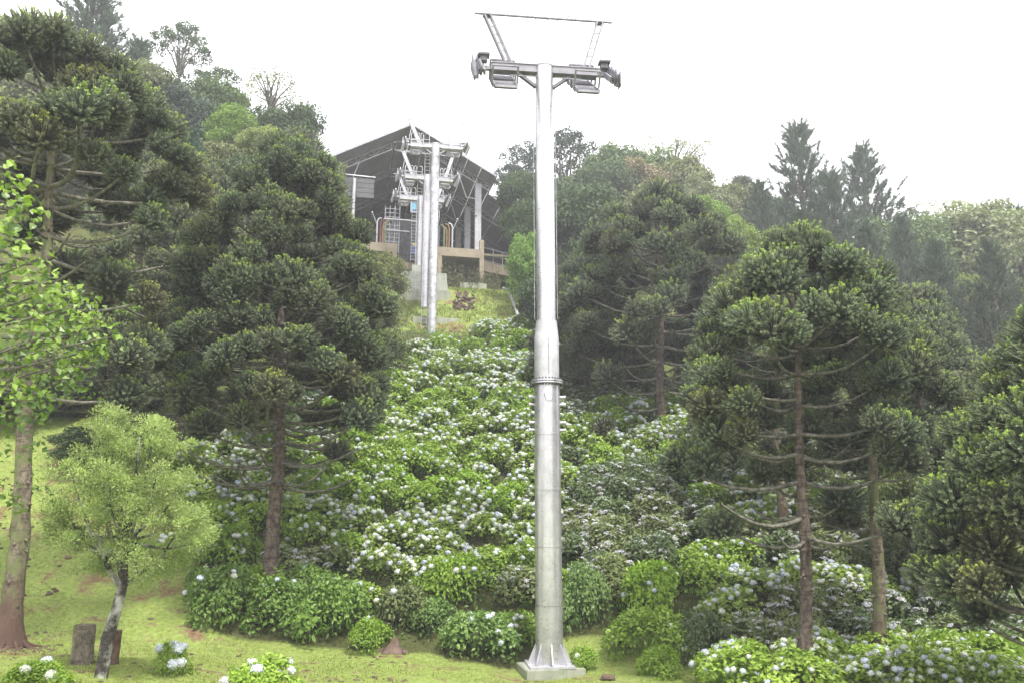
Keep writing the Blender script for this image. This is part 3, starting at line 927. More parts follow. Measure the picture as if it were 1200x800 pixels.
# ------------------------------------------------------------------ araucarias
def tuft_mesh(nb, nn, R_=0.85, nl=0.085, nw=0.036, seed=0):
    rg = np.random.default_rng(seed)
    b = MB()
    i = np.arange(nb) + 0.5
    zc = 1 - (i / nb) * 1.50            # from straight up to well below the equator
    ph = i * 2.399963 + rg.normal(size=nb) * 0.25
    zc = np.clip(zc + rg.normal(size=nb) * 0.07, -0.75, 0.999)
    rr = np.sqrt(1 - zc ** 2)
    d = np.stack([rr * np.cos(ph), rr * np.sin(ph), zc], 1)
    Ls = R_ * (0.75 + 0.3 * rg.random(nb)) * (0.82 + 0.18 * np.clip(zc, -0.3, 1))
    steps = np.linspace(0.10, 1.0, 5)
    up = np.array((0, 0, 1.0))
    for k in range(nb):
        def P(s):
            s = np.asarray(s)[..., None]
            return d[k] * s * Ls[k] + up * (s ** 2) * 0.20 * Ls[k] * (1 - zc[k] * 0.6) - up * 0.05
        tip0 = 1.0 if zc[k] > 0.80 else 0.0
        b.tube(P(steps), np.array([0.012, 0.022, 0.026, 0.026, 0.012]), 3, 0, t=0.02 + 0.42 * steps ** 2, cap=False)
        m = nn
        s = rg.random(m) ** 0.55 * 0.88 + 0.12
        c = P(s); tg = norm(P(s + 0.02) - c)
        rad = norm(np.cross(tg, rg.normal(size=(m, 3))))
        dr = norm(rad * 0.72 + tg * 0.7)
        w = np.cross(dr, tg); w = norm(w) * nw * 0.5
        L = nl * (0.8 + 0.4 * rg.random(m))[:, None]
        a = c - w; bb_ = c + w; cc = c + dr * L
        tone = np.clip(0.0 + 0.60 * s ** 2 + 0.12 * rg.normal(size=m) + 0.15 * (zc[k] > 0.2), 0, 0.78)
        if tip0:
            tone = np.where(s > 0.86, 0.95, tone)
        v = np.stack([a, bb_, cc], 1).reshape(-1, 3)
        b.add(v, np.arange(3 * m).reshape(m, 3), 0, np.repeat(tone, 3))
        # growing tip
        tp = P(np.array([1.0]))[0]; q = 5
        rad = norm(rg.normal(size=(q, 3)) + tg[0] * 1.3)
        b.leaves(np.repeat(tp[None], q, 0), rad, rg.normal(size=(q, 3)), 0.07, 0.03, 0, 0.70 + 0.3 * tip0)
    return b.mesh('foliage_tuft', M['needle'])


TUFT = {'near': [tuft_mesh(165, 64, R_=0.82, nl=0.075, nw=0.028, seed=k) for k in range(4)],
        'mid': [tuft_mesh(110, 40, nl=0.09, nw=0.038, seed=10 + k) for k in range(3)],
        'far': [tuft_mesh(60, 20, nl=0.13, nw=0.055, seed=20 + k) for k in range(3)]}


def araucaria(px_base, D, base_py, px_top, top_py, wpx, crown_bot_py, label, lod='near', tr=0.3, tuft=1.0, col=(1, 1, 1), barkm='bark_red',
              dens=1.0, bare=3, seed=1, lean_pow=1.0, flat=0.0, low=0.75, openf=0.35, group='araucaria pines on the slope', moss_base=False):
    rnd = random.Random(seed)
    zt = z_at(top_py, D)
    xt = x_at(px_top, D, zt)
    # base position
    zb0 = gz(x_at(px_base, D, 0), D)
    xb = x_at(px_base, D, zb0)
    zb = gz(xb, D) - 0.1
    H = zt - zb
    zc = z_at(crown_bot_py, D) - zb
    t = thing('araucaria_tree', label, 'tree', (xb, D, zb), 0, group)
    dx = xt - xb
    ax = lambda h: np.array((dx * (h / H) ** lean_pow + 0.06 * math.sin(h * 0.9 + seed), 0.05 * math.cos(h * 0.7 + seed), h))
    # trunk
    b = MB(); hs = H * 0.985 * np.linspace(0, 1, 44) ** 1.25
    rad = tr * (1 - 0.78 * (hs / H) ** 1.15) * (1 + (0.9 if moss_base else 0.45) * np.exp(-hs * 1.6))
    b.tube([ax(h) for h in hs], rad, 16, jit=0.06)
    for k in range(int(zc * 5)):           # old branch scars
        h = rnd.uniform(0.5, max(zc, 1)); a = rnd.uniform(0, 6.28); p = ax(h); r = tr * (1 - 0.78 * (h / H))
        q = p + np.array((math.cos(a), math.sin(a), 0)) * r * 0.9
        b.tube([q, q + np.array((math.cos(a), math.sin(a), -0.3)) * 0.11], [0.055, 0.03], 5)
    b.build('trunk', M[barkm], t)
    if moss_base:
        b = MB()
        for k in range(8):
            a = k / 8 * 6.28 + rnd.random() * 0.4; p0 = np.array((math.cos(a), math.sin(a), 0)); e = rnd.uniform(2.1, 3.2)
            b.tube([p0 * tr * 1.35 + (0, 0, 0.22), p0 * tr * 1.75 + (0, 0, 0.10), p0 * tr * 2.4 + (0, 0, 0.03), p0 * tr * e * 1.5 + (0, 0, -0.1)], [tr * 0.2, tr * 0.2, tr * 0.15, 0.03], 7, jit=0.12)
        b.build('root', M['bark_moss'], t)
    Wr = wpx / 2 / FPX * (D * cP + (zb + H * 0.7) * sP)
    tm = TUFT[lod]

    def envelope(u):                       # u: 0 crown bottom .. 1 top
        return Wr * (math.sin(math.pi * min(1, (low * 0.5 + (1 - low * 0.5) * u)) ** 1.0) ** 0.75 if u < 1 else 0) * (1 - 0.0 * u)
    h = zc - (0.5 * bare)
    wn_ = 0
    while h < H - 0.2:
        u = (h - zc) / (H - zc)
        is_bare = u < 0
        Rr = envelope(max(u, 0.02))
        nb = max(4, int((6.2 if u < 0.6 else 5) * dens * (0.8 if is_bare else 1) + rnd.uniform(-0.5, 0.9)))
        a0 = rnd.random() * 6.28
        for k in range(nb):
            a = a0 + k / nb * 6.28 + rnd.uniform(-0.25, 0.25)
            front = math.sin(a) < -0.55
            if front and u < 0.38 and rnd.random() < openf: continue
            L = max(0.45, Rr * rnd.uniform(0.78, 1.04) - 0.55 * tuft * 0.5)
            if is_bare: L = L * rnd.uniform(0.55, 0.95)
            base = ax(h + rnd.uniform(-0.12, 0.12))
            dr = np.array((math.cos(a), math.sin(a), 0))
            rise = L * (0.10 + 0.25 * u * (1 - flat)) + 0.15
            sag = L * 0.06 if u > 0.2 else L * 0.10
            S = np.linspace(0, 1, 6)
            wob = rnd.uniform(-0.12, 0.12)
            side = np.array((-dr[1], dr[0], 0))
            pts = np.array([base + dr * L * s + side * wob * L * math.sin(s * 3.14) + np.array((0, 0, rise * s ** 1.8 - sag * math.sin(s * 3.14))) for s in S])
            b = MB(); r0 = 0.022 + 0.011 * L
            b.tube(pts, np.linspace(r0 * 1.25, r0 * 0.7, 6), 5, cap=False)
            tops = []
            if not is_bare or rnd.random() < 0.35:
                tops.append((pts[-1], rnd.uniform(0.85, 1.1)))
                ns = 0
                if L > 1.3: ns = 1
                if L > 2.2: ns = 2
                if L > 3.2: ns = 3
                if is_bare: ns = 0
                for q in range(ns):
                    s = rnd.uniform(0.66, 0.95); p = base + (pts[-1] - base) * s
                    sg = 1 if q % 2 else -1
                    e = p + side * sg * rnd.uniform(0.35, 0.8) + dr * 0.3 + np.array((0, 0, rnd.uniform(0.05, 0.5)))
                    b.tube([p, (p + e) / 2 + np.array((0, 0, -0.04)), e], [0.025, 0.02, 0.015], 4, cap=False)
                    tops.append((e, rnd.uniform(0.65, 0.9)))
            br = b.build('branch', M['twig'], t)
            for p, sc_ in tops:
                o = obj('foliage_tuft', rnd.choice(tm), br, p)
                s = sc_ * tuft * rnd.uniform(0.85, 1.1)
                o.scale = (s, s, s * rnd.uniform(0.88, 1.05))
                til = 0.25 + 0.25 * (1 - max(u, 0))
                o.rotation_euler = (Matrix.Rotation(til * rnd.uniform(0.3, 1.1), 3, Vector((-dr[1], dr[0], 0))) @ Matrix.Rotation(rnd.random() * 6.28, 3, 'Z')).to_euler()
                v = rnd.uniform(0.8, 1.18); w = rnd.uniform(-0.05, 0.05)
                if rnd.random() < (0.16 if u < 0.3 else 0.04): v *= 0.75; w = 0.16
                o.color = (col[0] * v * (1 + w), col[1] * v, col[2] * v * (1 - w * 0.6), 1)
        h += rnd.uniform(0.66, 0.92) * tuft ** 0.7 if u < 0.8 else 0.55 * tuft ** 0.7
    o = obj('foliage_tuft', tm[0], t, ax(H - 0.25)); o.scale = (tuft * 0.8,) * 3; o.color = (*col, 1)
    return t


# px_base, D, base_py(unused), px_top, top_py, width, crown bottom
araucaria(318, 29, 690, 338, 178, 292, 500, 'big dark araucaria with straight red brown trunk left of the lift, crown touching the station', 'near', 0.26, 1.0, (0.88, 0.92, 0.86), dens=1.15, openf=0.0, bare=4, seed=3, low=1.0)
araucaria(10, 22.5, 745, 75, 70, 330, 262, 'large araucaria at the left edge with mossy leaning trunk and red roots', 'near', 0.26, 1.0, (0.98, 1.0, 0.96), 'bark_moss', 1.05, 10, 5, 0.8, low=0.75, openf=0.0, moss_base=True)
araucaria(215, 37, 600, 225, 196, 230, 500, 'dark araucaria between the two big left ones, its lower crown drooping', 'mid', 0.26, 1.1, (1.05, 1.06, 0.96), dens=0.85, bare=2, seed=8, low=0.8)
araucaria(384, 44, 500, 378, 200, 95, 440, 'lighter araucaria crown peeping out right of the big dark one, next to the station roof', 'mid', 0.28, 1.1, (1.1, 1.15, 1.05), bare=1, seed=9, low=0.7)
araucaria(947, 23.5, 810, 930, 283, 285, 570, 'round topped araucaria with slim red trunk and wide bare branches, foremost on the right', 'near', 0.19, 1.04, (1.0, 1.06, 0.97), bare=3, seed=11, low=0.95, dens=0.8, openf=0.8)
araucaria(1031, 25.0, 800, 1018, 330, 185, 560, 'araucaria with leaning mossy trunk just right of the slim red trunked one', 'near', 0.21, 0.98, (0.94, 1.0, 0.9), 'bark_moss', bare=3, seed=12, low=0.9, dens=0.8, openf=0.8)
araucaria(918, 34, 670, 900, 305, 200, 520, 'araucaria standing behind the slim red trunked one, only its pale lower trunk clear', 'mid', 0.22, 1.05, (0.92, 0.97, 0.9), 'bark_moss', dens=0.85, bare=2, seed=14, low=0.75)
araucaria(775, 43, 530, 770, 232, 220, 440, 'dark araucaria with tiers of bare branches right of the tall pylon', 'mid', 0.27, 1.2, (0.82, 0.86, 0.84), bare=7, seed=15, low=0.75)
araucaria(690, 47, 500, 690, 300, 130, 470, 'narrow dark araucaria half hidden behind the tall pylon on its right side', 'mid', 0.22, 1.15, (0.75, 0.8, 0.76), bare=2, seed=17, low=0.8)
araucaria(1275, 17.5, 760, 1265, 345, 330, 720, 'araucaria at the right edge with branches hanging low over the hydrangeas', 'near', 0.3, 0.95, (0.95, 1.0, 0.85), bare=1, seed=18, low=0.95, dens=1.15)
araucaria(1080, 38, 600, 1075, 350, 180, 560, 'hazy araucaria between the leaning trunk and the low branched one at right edge', 'mid', 0.25, 1.15, (0.95, 1.0, 0.95), bare=2, seed=19, low=0.8)
araucaria(868, 96, 300, 868, 209, 26, 232, 'tiny umbrella shaped araucaria alone on the skyline right of centre', 'far', 0.2, 1.1, (0.75, 0.8, 0.8), bare=0, seed=21, low=0.6)
araucaria(352, 52, 400, 352, 165, 120, 330, 'hazy araucaria on the ridge just left of the station roof edge', 'far', 0.25, 1.3, (0.85, 0.9, 0.85), bare=1, seed=22, low=0.7)
araucaria(160, 45, 400, 168, 150, 150, 400, 'araucaria behind the left edge giant, filling the middle of the left hillside', 'far', 0.28, 1.3, (1.0, 1.05, 0.95), dens=0.8, bare=2, seed=23, low=0.8)

# ------------------------------------------------------------------ broadleaf trees and pines
def crown_mesh(seed, leaf=0.26, n_cl=70, n_leaf=120, open_=0.0, sq=0.85, clr=0.30, bottom=-0.6):
    """unit crown (radius 1 across, height 2*sq) made of leaf clumps, plus the limbs that reach them"""
    rg = np.random.default_rng(seed)
    b = MB(); lim = MB()
    cs = []
    tries = 0
    while len(cs) < n_cl and tries < 5000:
        tries += 1
        d = rg.normal(size=3); d /= np.linalg.norm(d)
        if d[2] < bottom: continue
        rr = (0.45 + 0.42 * rg.random() ** 0.6) * (1 + 0.20 * math.sin(3.1 * d[0] + seed) * math.cos(2.7 * d[1] + 1.3 * seed + 2 * d[2]))
        c = d * rr * np.array((1, 1, sq))
        if open_ and any(np.linalg.norm(c - q) < open_ for q in cs): continue
        cs.append(c)
    for c in cs:
        r = clr * rg.uniform(0.6, 1.15)
        m = int(n_leaf * rg.uniform(0.7, 1.2))
        d = norm(rg.normal(size=(m, 3)) + np.array((0, 0, 0.35)))
        p = c + d * r * (0.55 + 0.5 * rg.random(m))[:, None] * np.array((1.15, 1.15, 0.72))
        nrm = norm(d + rg.normal(size=(m, 3)) * 0.55 + np.array((0, 0, 0.35)))
        dr = norm(np.cross(nrm, rg.normal(size=(m, 3))) + np.array((0, 0, -0.25)))
        base_t = rg.uniform(0.15, 0.65)
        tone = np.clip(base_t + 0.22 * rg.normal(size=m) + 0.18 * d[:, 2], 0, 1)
        L = leaf * (0.7 + 0.6 * rg.random(m))
        b.leaves(p, dr, nrm, L, L * 0.6, 0, tone)
    root = np.array((0, 0, -sq * 1.15))
    for c in cs[::3]:
        mid = root * 0.45 + c * 0.35 + rg.normal(size=3) * 0.06
        lim.tube([root, root * 0.7 + mid * 0.3, mid, c * 0.95], [0.045, 0.038, 0.026, 0.012], 5, 0, cap=False)
    return b.mesh('crown', M['leaf']), lim.mesh('limbs', M['twig'])


CROWN = {'dense': [crown_mesh(30 + k, 0.075, 85, 190) for k in range(5)],
         'open': [crown_mesh(50 + k, 0.075, 34, 110, 0.34, 0.8, 0.20, -0.3) for k in range(3)],
         'sparse': [crown_mesh(60 + k, 0.06, 42, 42, 0.26, 0.75, 0.2, -0.2) for k in range(2)]}


PA = 2.4


def pine_mesh(seed, tiers=17, kind='cone'):
    rg = np.random.default_rng(seed)
    b = MB(); lim = MB()
    for i in range(tiers):                          # unit: height 1, max radius about 1 before scaling
        u = i / (tiers - 1)
        z = (0.06 + 0.92 * u) * PA
        r = (1 - u) ** 0.95 * (0.78 + 0.22 * math.sin(i * 1.7 + seed)) + 0.03
        nb = int(7 + 3 * (1 - u))
        for k in range(nb):
            a = k / nb * 6.28 + i * 2.4 + rg.normal() * 0.2
            L = r * rg.uniform(0.5, 1.2)
            d = np.array((math.cos(a), math.sin(a), 0))
            base = np.array((0, 0, z))
            tip = base + d * L + np.array((0, 0, 0.45 * L * rg.uniform(0.4, 1.3) + 0.03))
            S = np.linspace(0, 1, 4)
            pts = [base + (tip - base) * s + np.array((0, 0, -0.02 * math.sin(s * 3.1))) for s in S]
            lim.tube(pts, [0.012, 0.009, 0.006, 0.003], 4, cap=False)
            ns = max(3, int(8 * L))
            for q in range(ns):
                s = 0.32 + 0.68 * (q + rg.random()) / ns
                p = base + (tip - base) * min(s, 1)
                up = norm(np.array((d[0] * 0.45, d[1] * 0.45, 0.9)) + rg.normal(size=3) * 0.28 * np.array((1, 1, 0.6)))
                m = 44
                w = rg.random(m)
                pl = 0.22 * (0.6 + 0.6 * rg.random())
                c = p + up * (w * pl)[:, None]
                dd = norm(up * 1.1 + rg.normal(size=(m, 3)) * 0.38)
                b.leaves(c, dd, rg.normal(size=(m, 3)), 0.085, 0.013, 0, np.clip(0.1 + 0.5 * w + 0.15 * rg.normal(size=m), 0, 1), 0.0)
    return b.mesh('crown', M['pine']), lim.mesh('limbs', M['twig'])


PINE = [pine_mesh(80 + k) for k in range(3)]


def tree(px, D, top_py, wpx, col, style, label, seed=0, sq=0.85, name='broadleaf_tree', group='trees covering the hillside', bark='twig', sink=0.0):
    zt = z_at(top_py, D); x = x_at(px, D, zt - 3); zb = gz(x, D) - 0.3
    H = zt - zb
    W = wpx / 2 / FPX * (D * cP + zt * sP)
    t = thing(name, label, 'tree', (x, D, zb), 0, group)
    rnd = random.Random(seed + px)
    if style == 'pine':
        cm, lm = PINE[seed % 3]
        hz = W * PA
        if hz > H: hz = H; W = H / PA
        for me, nm in ((cm, 'crown'), (lm, 'branch_whorls')):
            o = obj(nm, me, t, (0, 0, H - hz)); o.scale = (W, W, W); o.rotation_euler = (0, 0, rnd.random() * 6.28)
            o.color = (*col, 1)
            if nm == 'branch_whorls': o['kind'] = 'stuff'
        tw = 0.02 * H + 0.08
    else:
        pool = CROWN[style]
        cm, lm = pool[seed % len(pool)]
        hz = W * sq * 2
        if hz > H * 0.95: hz = H * 0.95
        zc = H - hz / 2
        s = (W, W, hz / 2 / 0.85)
        rz = rnd.random() * 6.28
        for me, nm in ((cm, 'crown'), (lm, 'limbs')):
            o = obj(nm, me, t, (0, 0, zc)); o.scale = s; o.rotation_euler = (0, 0, rz); o.color = (*col, 1)
            if nm == 'limbs': o['kind'] = 'stuff'
        tw = 0.03 * W + 0.1
    b = MB(); hh = H * 0.96 if style == 'pine' else max(0.5, H - hz * 1.0)
    hs = np.linspace(0, hh, 7)
    b.tube([(0.08 * math.sin(q * 1.3 + seed), 0.05 * math.cos(q), q) for q in hs], np.linspace(tw * 1.5, tw * (0.15 if style == 'pine' else 0.8), 7), 8, jit=0.05)
    b.build('trunk', M[bark], t)
    return t


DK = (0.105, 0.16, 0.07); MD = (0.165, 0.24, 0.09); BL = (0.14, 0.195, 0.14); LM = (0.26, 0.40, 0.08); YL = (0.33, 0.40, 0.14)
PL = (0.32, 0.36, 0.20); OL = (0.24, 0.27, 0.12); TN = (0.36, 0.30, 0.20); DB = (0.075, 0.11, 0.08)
T = [
    (18, 72, 28, 100, YL, 'dense', 'yellow green tree in the top left corner of the ridge'),
    (62, 63, 66, 130, MD, 'dense', 'mid green crown below the pale open tree at upper left'),
    (150, 58, 72, 120, OL, 'dense', 'olive crown in front of the shorter left pine'),
    (62, 76, 52, 80, PL, 'open', 'pale open crowned tree between the corner tree and the tall left pine'),
    (110, 66, -22, 200, BL, 'pine', 'tall blue green pine rising out of the top of the picture at left'),
    (160, 62, 58, 130, BL, 'pine', 'shorter pine leaning against the right flank of the tall left pine'),
    (213, 74, 26, 66, DK, 'open', 'lone open crowned tree standing clear on the left skyline'),
    (250, 70, 80, 70, DK, 'open', 'small dark open tree just right of the lone skyline tree'),
    (318, 66, 84, 84, PL, 'sparse', 'thinly leaved pale tree on the left skyline above the station slope'),
    (335, 60, 118, 90, DK, 'dense', 'dark round tree at the right end of the left ridge'),
    (272, 56, 128, 62, LM, 'dense', 'bright lime green tree in the dark left hillside'),
    (303, 51, 150, 62, YL, 'dense', 'yellow green tree below and right of the bright lime one'),
    (200, 60, 88, 130, DB, 'dense', 'dark broad tree under the lone skyline tree'),
    (255, 64, 98, 90, MD, 'dense', 'mid green tree below the small dark open skyline tree'),
    (222, 47, 158, 70, (0.09, 0.20, 0.12), 'pine', 'small sea green young pine inside the left forest'),
    (290, 50, 185, 100, DK, 'dense', 'dark round crown above the big dark araucaria, left side'),
    (255, 50, 165, 80, OL, 'dense', 'olive crown right of the small sea green pine'),
    (120, 58, 100, 130, MD, 'dense', 'mid green crown at the foot of the tall left pine'),
    (30, 60, 90, 140, OL, 'dense', 'olive crown at the left edge under the corner tree'),
    (100, 44, 318, 120, YL, 'dense', 'fresh green crown seen through the bare branches of the left edge araucaria'),
    (150, 42, 360, 110, LM, 'dense', 'lime crown low behind the drooping left branches'),
    (60, 40, 400, 110, OL, 'dense', 'olive crown behind the left leaning trunk'),
    (448, 54, 296, 60, (0.24, 0.27, 0.10), 'dense', 'olive yellow bushy tree at the left foot of the station'),
    (430, 50, 330, 90, OL, 'dense', 'olive tree below the bushy one, at the right flank of the big dark araucaria'),
    (440, 47, 385, 80, (0.22, 0.27, 0.10), 'dense', 'low yellow green tree at the upper left rim of the hydrangeas'),
    (622, 92, 165, 66, DB, 'open', 'dark open tree on the skyline just left of the tall pylon'),
    (600, 90, 190, 50, DB, 'open', 'small dark tree beside the right corner of the station roof'),
    (662, 96, 150, 90, DB, 'open', 'dark skyline tree just right of the tall pylon'),
    (612, 74, 205, 70, DK, 'dense', 'dark tree against the right eave of the station'),
    (690, 84, 190, 120, DK, 'dense', 'broad dark tree behind and right of the tall pylon'),
    (720, 94, 176, 90, MD, 'dense', 'mid green crown on the right skyline beside the tan one'),
    (748, 86, 190, 90, TN, 'dense', 'pinkish tan crown high on the right hillside'),
    (788, 98, 160, 90, PL, 'sparse', 'thin flat topped tree breaking the skyline right of the tan crown'),
    (795, 88, 188, 90, OL, 'dense', 'olive crown under the thin flat topped skyline tree'),
    (825, 84, 208, 80, PL, 'dense', 'pale crown left of the tiny umbrella araucaria'),
    (770, 78, 222, 110, OL, 'dense', 'olive crown above the dark tiered araucaria'),
    (826, 70, 232, 70, LM, 'dense', 'bright green crown on the right hillside below the pale one'),
    (858, 66, 258, 64, (0.28, 0.38, 0.08), 'dense', 'lime yellow crown right of the bright green one'),
    (690, 68, 222, 120, DK, 'dense', 'dark green dome right of the tall pylon at half height'),
    (620, 62, 272, 56, (0.22, 0.38, 0.07), 'dense', 'bright fresh green tree squeezed between station ramp and tall pylon'),
    (616, 65, 238, 60, DK, 'dense', 'dark tree above the bright fresh green one beside the station'),
    (645, 56, 320, 80, DK, 'dense', 'dark shady tree behind the middle of the tall pylon'),
    (842, 88, 222, 120, OL, 'dense', 'olive crown on the skyline under the tiny umbrella araucaria, left side'),
    (890, 90, 232, 110, MD, 'dense', 'mid green crown on the skyline between the tiny umbrella araucaria and the pines'),
    (1065, 78, 248, 120, MD, 'dense', 'mid green crown below the dark ragged skyline tree at right'),
    (1170, 84, 244, 110, OL, 'dense', 'olive crown near the right end of the skyline'),
    (740, 90, 172, 110, MD, 'dense', 'rounded green crown under the thin flat topped skyline tree, left side'),
    (937, 80, 160, 215, BL, 'pine', 'tallest pointed pine on the right skyline'),
    (1012, 84, 184, 175, BL, 'pine', 'blunt topped pine right of the tallest right skyline pine'),
    (892, 76, 222, 130, BL, 'pine', 'lower pine left of the tallest right skyline pine'),
    (975, 74, 212, 150, BL, 'pine', 'pine filling the gap between the two high right pines'),
    (1062, 88, 240, 70, DB, 'open', 'dark ragged tree right of the blunt topped pine'),
    (1112, 86, 232, 110, YL, 'sparse', 'pale yellow thin crowned tree on the far right skyline'),
    (1130, 80, 248, 180, PL, 'dense', 'pale rounded crown under the thin yellow tree'),
    (1195, 80, 252, 110, BL, 'pine', 'dark pine at the right end of the skyline'),
    (1060, 66, 262, 160, BL, 'pine', 'hazy blue green pine below the ragged tree at right'),
    (1100, 58, 292, 170, BL, 'pine', 'hazy pine in the middle of the right hillside'),
    (1165, 56, 292, 170, (0.13, 0.18, 0.125), 'pine', 'hazy pine above the low branched right edge araucaria'),
    (1128, 62, 322, 70, (0.26, 0.32, 0.10), 'dense', 'small lime crown caught between hazy right pines'),
    (940, 62, 255, 190, (0.13, 0.18, 0.125), 'pine', 'wide hazy pine directly above the round topped araucaria'),
    (1020, 60, 272, 170, (0.13, 0.18, 0.125), 'pine', 'hazy pine above the leaning trunked araucaria'),
    (1078, 30, 545, 110, (0.21, 0.26, 0.10), 'dense', 'light olive bushy tree at the foot of the right edge araucaria'),
    (1100, 40, 470, 110, (0.19, 0.25, 0.09), 'dense', 'fresh olive crown behind the light olive bushy tree'),
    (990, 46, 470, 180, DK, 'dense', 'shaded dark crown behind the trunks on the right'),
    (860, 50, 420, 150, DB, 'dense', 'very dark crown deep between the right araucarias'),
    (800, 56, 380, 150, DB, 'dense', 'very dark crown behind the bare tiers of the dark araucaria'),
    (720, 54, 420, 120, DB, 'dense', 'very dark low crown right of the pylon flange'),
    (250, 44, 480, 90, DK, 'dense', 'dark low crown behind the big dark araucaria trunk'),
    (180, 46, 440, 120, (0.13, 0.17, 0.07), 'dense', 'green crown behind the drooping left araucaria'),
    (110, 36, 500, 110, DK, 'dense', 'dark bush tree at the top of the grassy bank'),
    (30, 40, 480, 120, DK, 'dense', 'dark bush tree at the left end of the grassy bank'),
]
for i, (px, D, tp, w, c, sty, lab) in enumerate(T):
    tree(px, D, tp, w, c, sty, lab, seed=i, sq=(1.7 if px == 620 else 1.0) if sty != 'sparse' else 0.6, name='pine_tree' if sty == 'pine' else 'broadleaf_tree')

# undergrowth: leafy mass that covers the forest floor
def undergrowth():
    rg = np.random.default_rng(5)
    b = MB()
    n = 0
    C = []
    while n < 1500:
        y = rg.uniform(40, 112); x = rg.uniform(-0.62, 0.66) * y
        cx = -0.2215 * (y - 58.4) - 6
        if y < 60 and -15 < x < 13: continue
        if y < 46 and (x < -8): continue
        if 56 < y < 104 and abs(x - cx) < 15 and x < cx + 13.5: continue
        z = gz(x, y)
        C.append((x, y, z)); n += 1
    for c in C:
        r = rg.uniform(1.0, 2.0); m = 95
        d = norm(rg.normal(size=(m, 3)) + np.array((0, 0, 0.5)))
        p = np.array(c) + d * r * (0.6 + 0.45 * rg.random(m))[:, None] * np.array((1, 1, 0.9))
        nr = norm(d + rg.normal(size=(m, 3)) * 0.6 + np.array((0, 0, 0.3)))
        dr = np.cross(nr, rg.normal(size=(m, 3)))
        L = 0.30 * (0.7 + 0.6 * rg.random(m))
        b.leaves(p, dr, nr, L, L * 0.6, 0, np.clip(rg.uniform(0.1, 0.8) + 0.2 * rg.normal(size=m), 0, 1))
    o = b.build('undergrowth', M['leaf']); o.color = (0.13, 0.165, 0.075, 1)
    tag(o, 'mixed green undergrowth covering the forest floor on both hillsides', 'undergrowth', None, 'stuff')


undergrowth()

# small lime olive tree in front of the left bank
def young_tree():
    D = 19.5; rg = np.random.default_rng(91)
    x = x_at(117, D, -4); zb = gz(x, D) - 0.05
    t = thing('young_tree', 'small feathery olive green tree with patchy black and white trunk beside the stump', 'tree', (x, D, zb))
    zt = z_at(478, D); H = zt - zb
    xt = x_at(160, D, 0) - x
    b = MB()
    tr = [(0, 0, 0), (0.06, 0, 0.9), (0.22, 0.02, 1.6), (0.30, 0, 2.2), (0.22, 0, 2.9), (0.35, 0.05, 3.8), (0.35, 0, H - 0.7)]
    b.tube(tr, [0.15, 0.125, 0.115, 0.105, 0.08, 0.05, 0.02], 12, jit=0.06)
    b.build('trunk', M['bark_lichen'], t)
    cs = []
    LB = [(130, 505, 24), (187, 520, 24), (152, 522, 22), (105, 548, 26), (150, 552, 30), (203, 562, 26), (88, 592, 24), (130, 600, 28), (180, 600, 30), (222, 606, 22),
          (106, 632, 22), (150, 645, 24), (200, 645, 22), (80, 620, 16), (232, 632, 14), (125, 570, 26), (170, 575, 26), (128, 484, 12), (182, 497, 12), (118, 662, 13), (180, 668, 14)]
    for (lx, ly, lr) in LB:
        for q in range(max(4, int(lr * 0.62))):
            dd = rg.uniform(-1.3, 1.3) * min(1, lr / 26)
            d = rg.normal(size=3); d = d / np.linalg.norm(d) * lr * 0.85 * rg.random() ** 0.4
            zz = z_at(ly + d[1], D); xx = x_at(lx + d[0], D, zz) - x
            cs.append(np.array((xx, dd + d[2] / 48, zz - zb)))
    lim = MB(); lv = MB()
    for k in range(26):
        c = cs[k * 11 % len(cs)]
        h = rg.uniform(1.9, 3.4); s = np.array(tr[3]) * 0.5 + np.array(tr[4]) * 0.5; s = np.array((0.28, 0, h))
        mid = (s + c) / 2 + np.array((0.1 * (c[0] - s[0]), 0, -0.15))
        bl = MB(); bl.tube([s, mid, c], [0.045, 0.028, 0.01], 6, cap=False, jit=0.05); bl.build('branch', M['bark_lichen'], t)
    for c in cs:
        m = 190
        d = norm(rg.normal(size=(m, 3)) * np.array((1, 1, 0.8)) + np.array((0, 0, 0.3)))
        r = rg.uniform(0.12, 0.30)
        p = c + d * r * (0.3 + 0.9 * rg.random(m))[:, None] * np.array((1.1, 1.1, 0.9))
        nr = norm(d * 0.5 + rg.normal(size=(m, 3)) * 0.5 + np.array((0, 0, 0.5)))
        dr = norm(d + np.array((0, 0, 0.25)) + rg.normal(size=(m, 3)) * 0.4)
        L = 0.07 * (0.6 + 0.7 * rg.random(m))
        lv.leaves(p, dr, nr, L, L * 0.38, 0, np.clip(rg.uniform(0.1, 0.95) + 0.2 * rg.normal(size=m) + 0.2 * d[:, 2], 0, 1))
    o = lv.build('crown', M['leaf'], t); o.color = (0.40, 0.50, 0.18, 1)


young_tree()


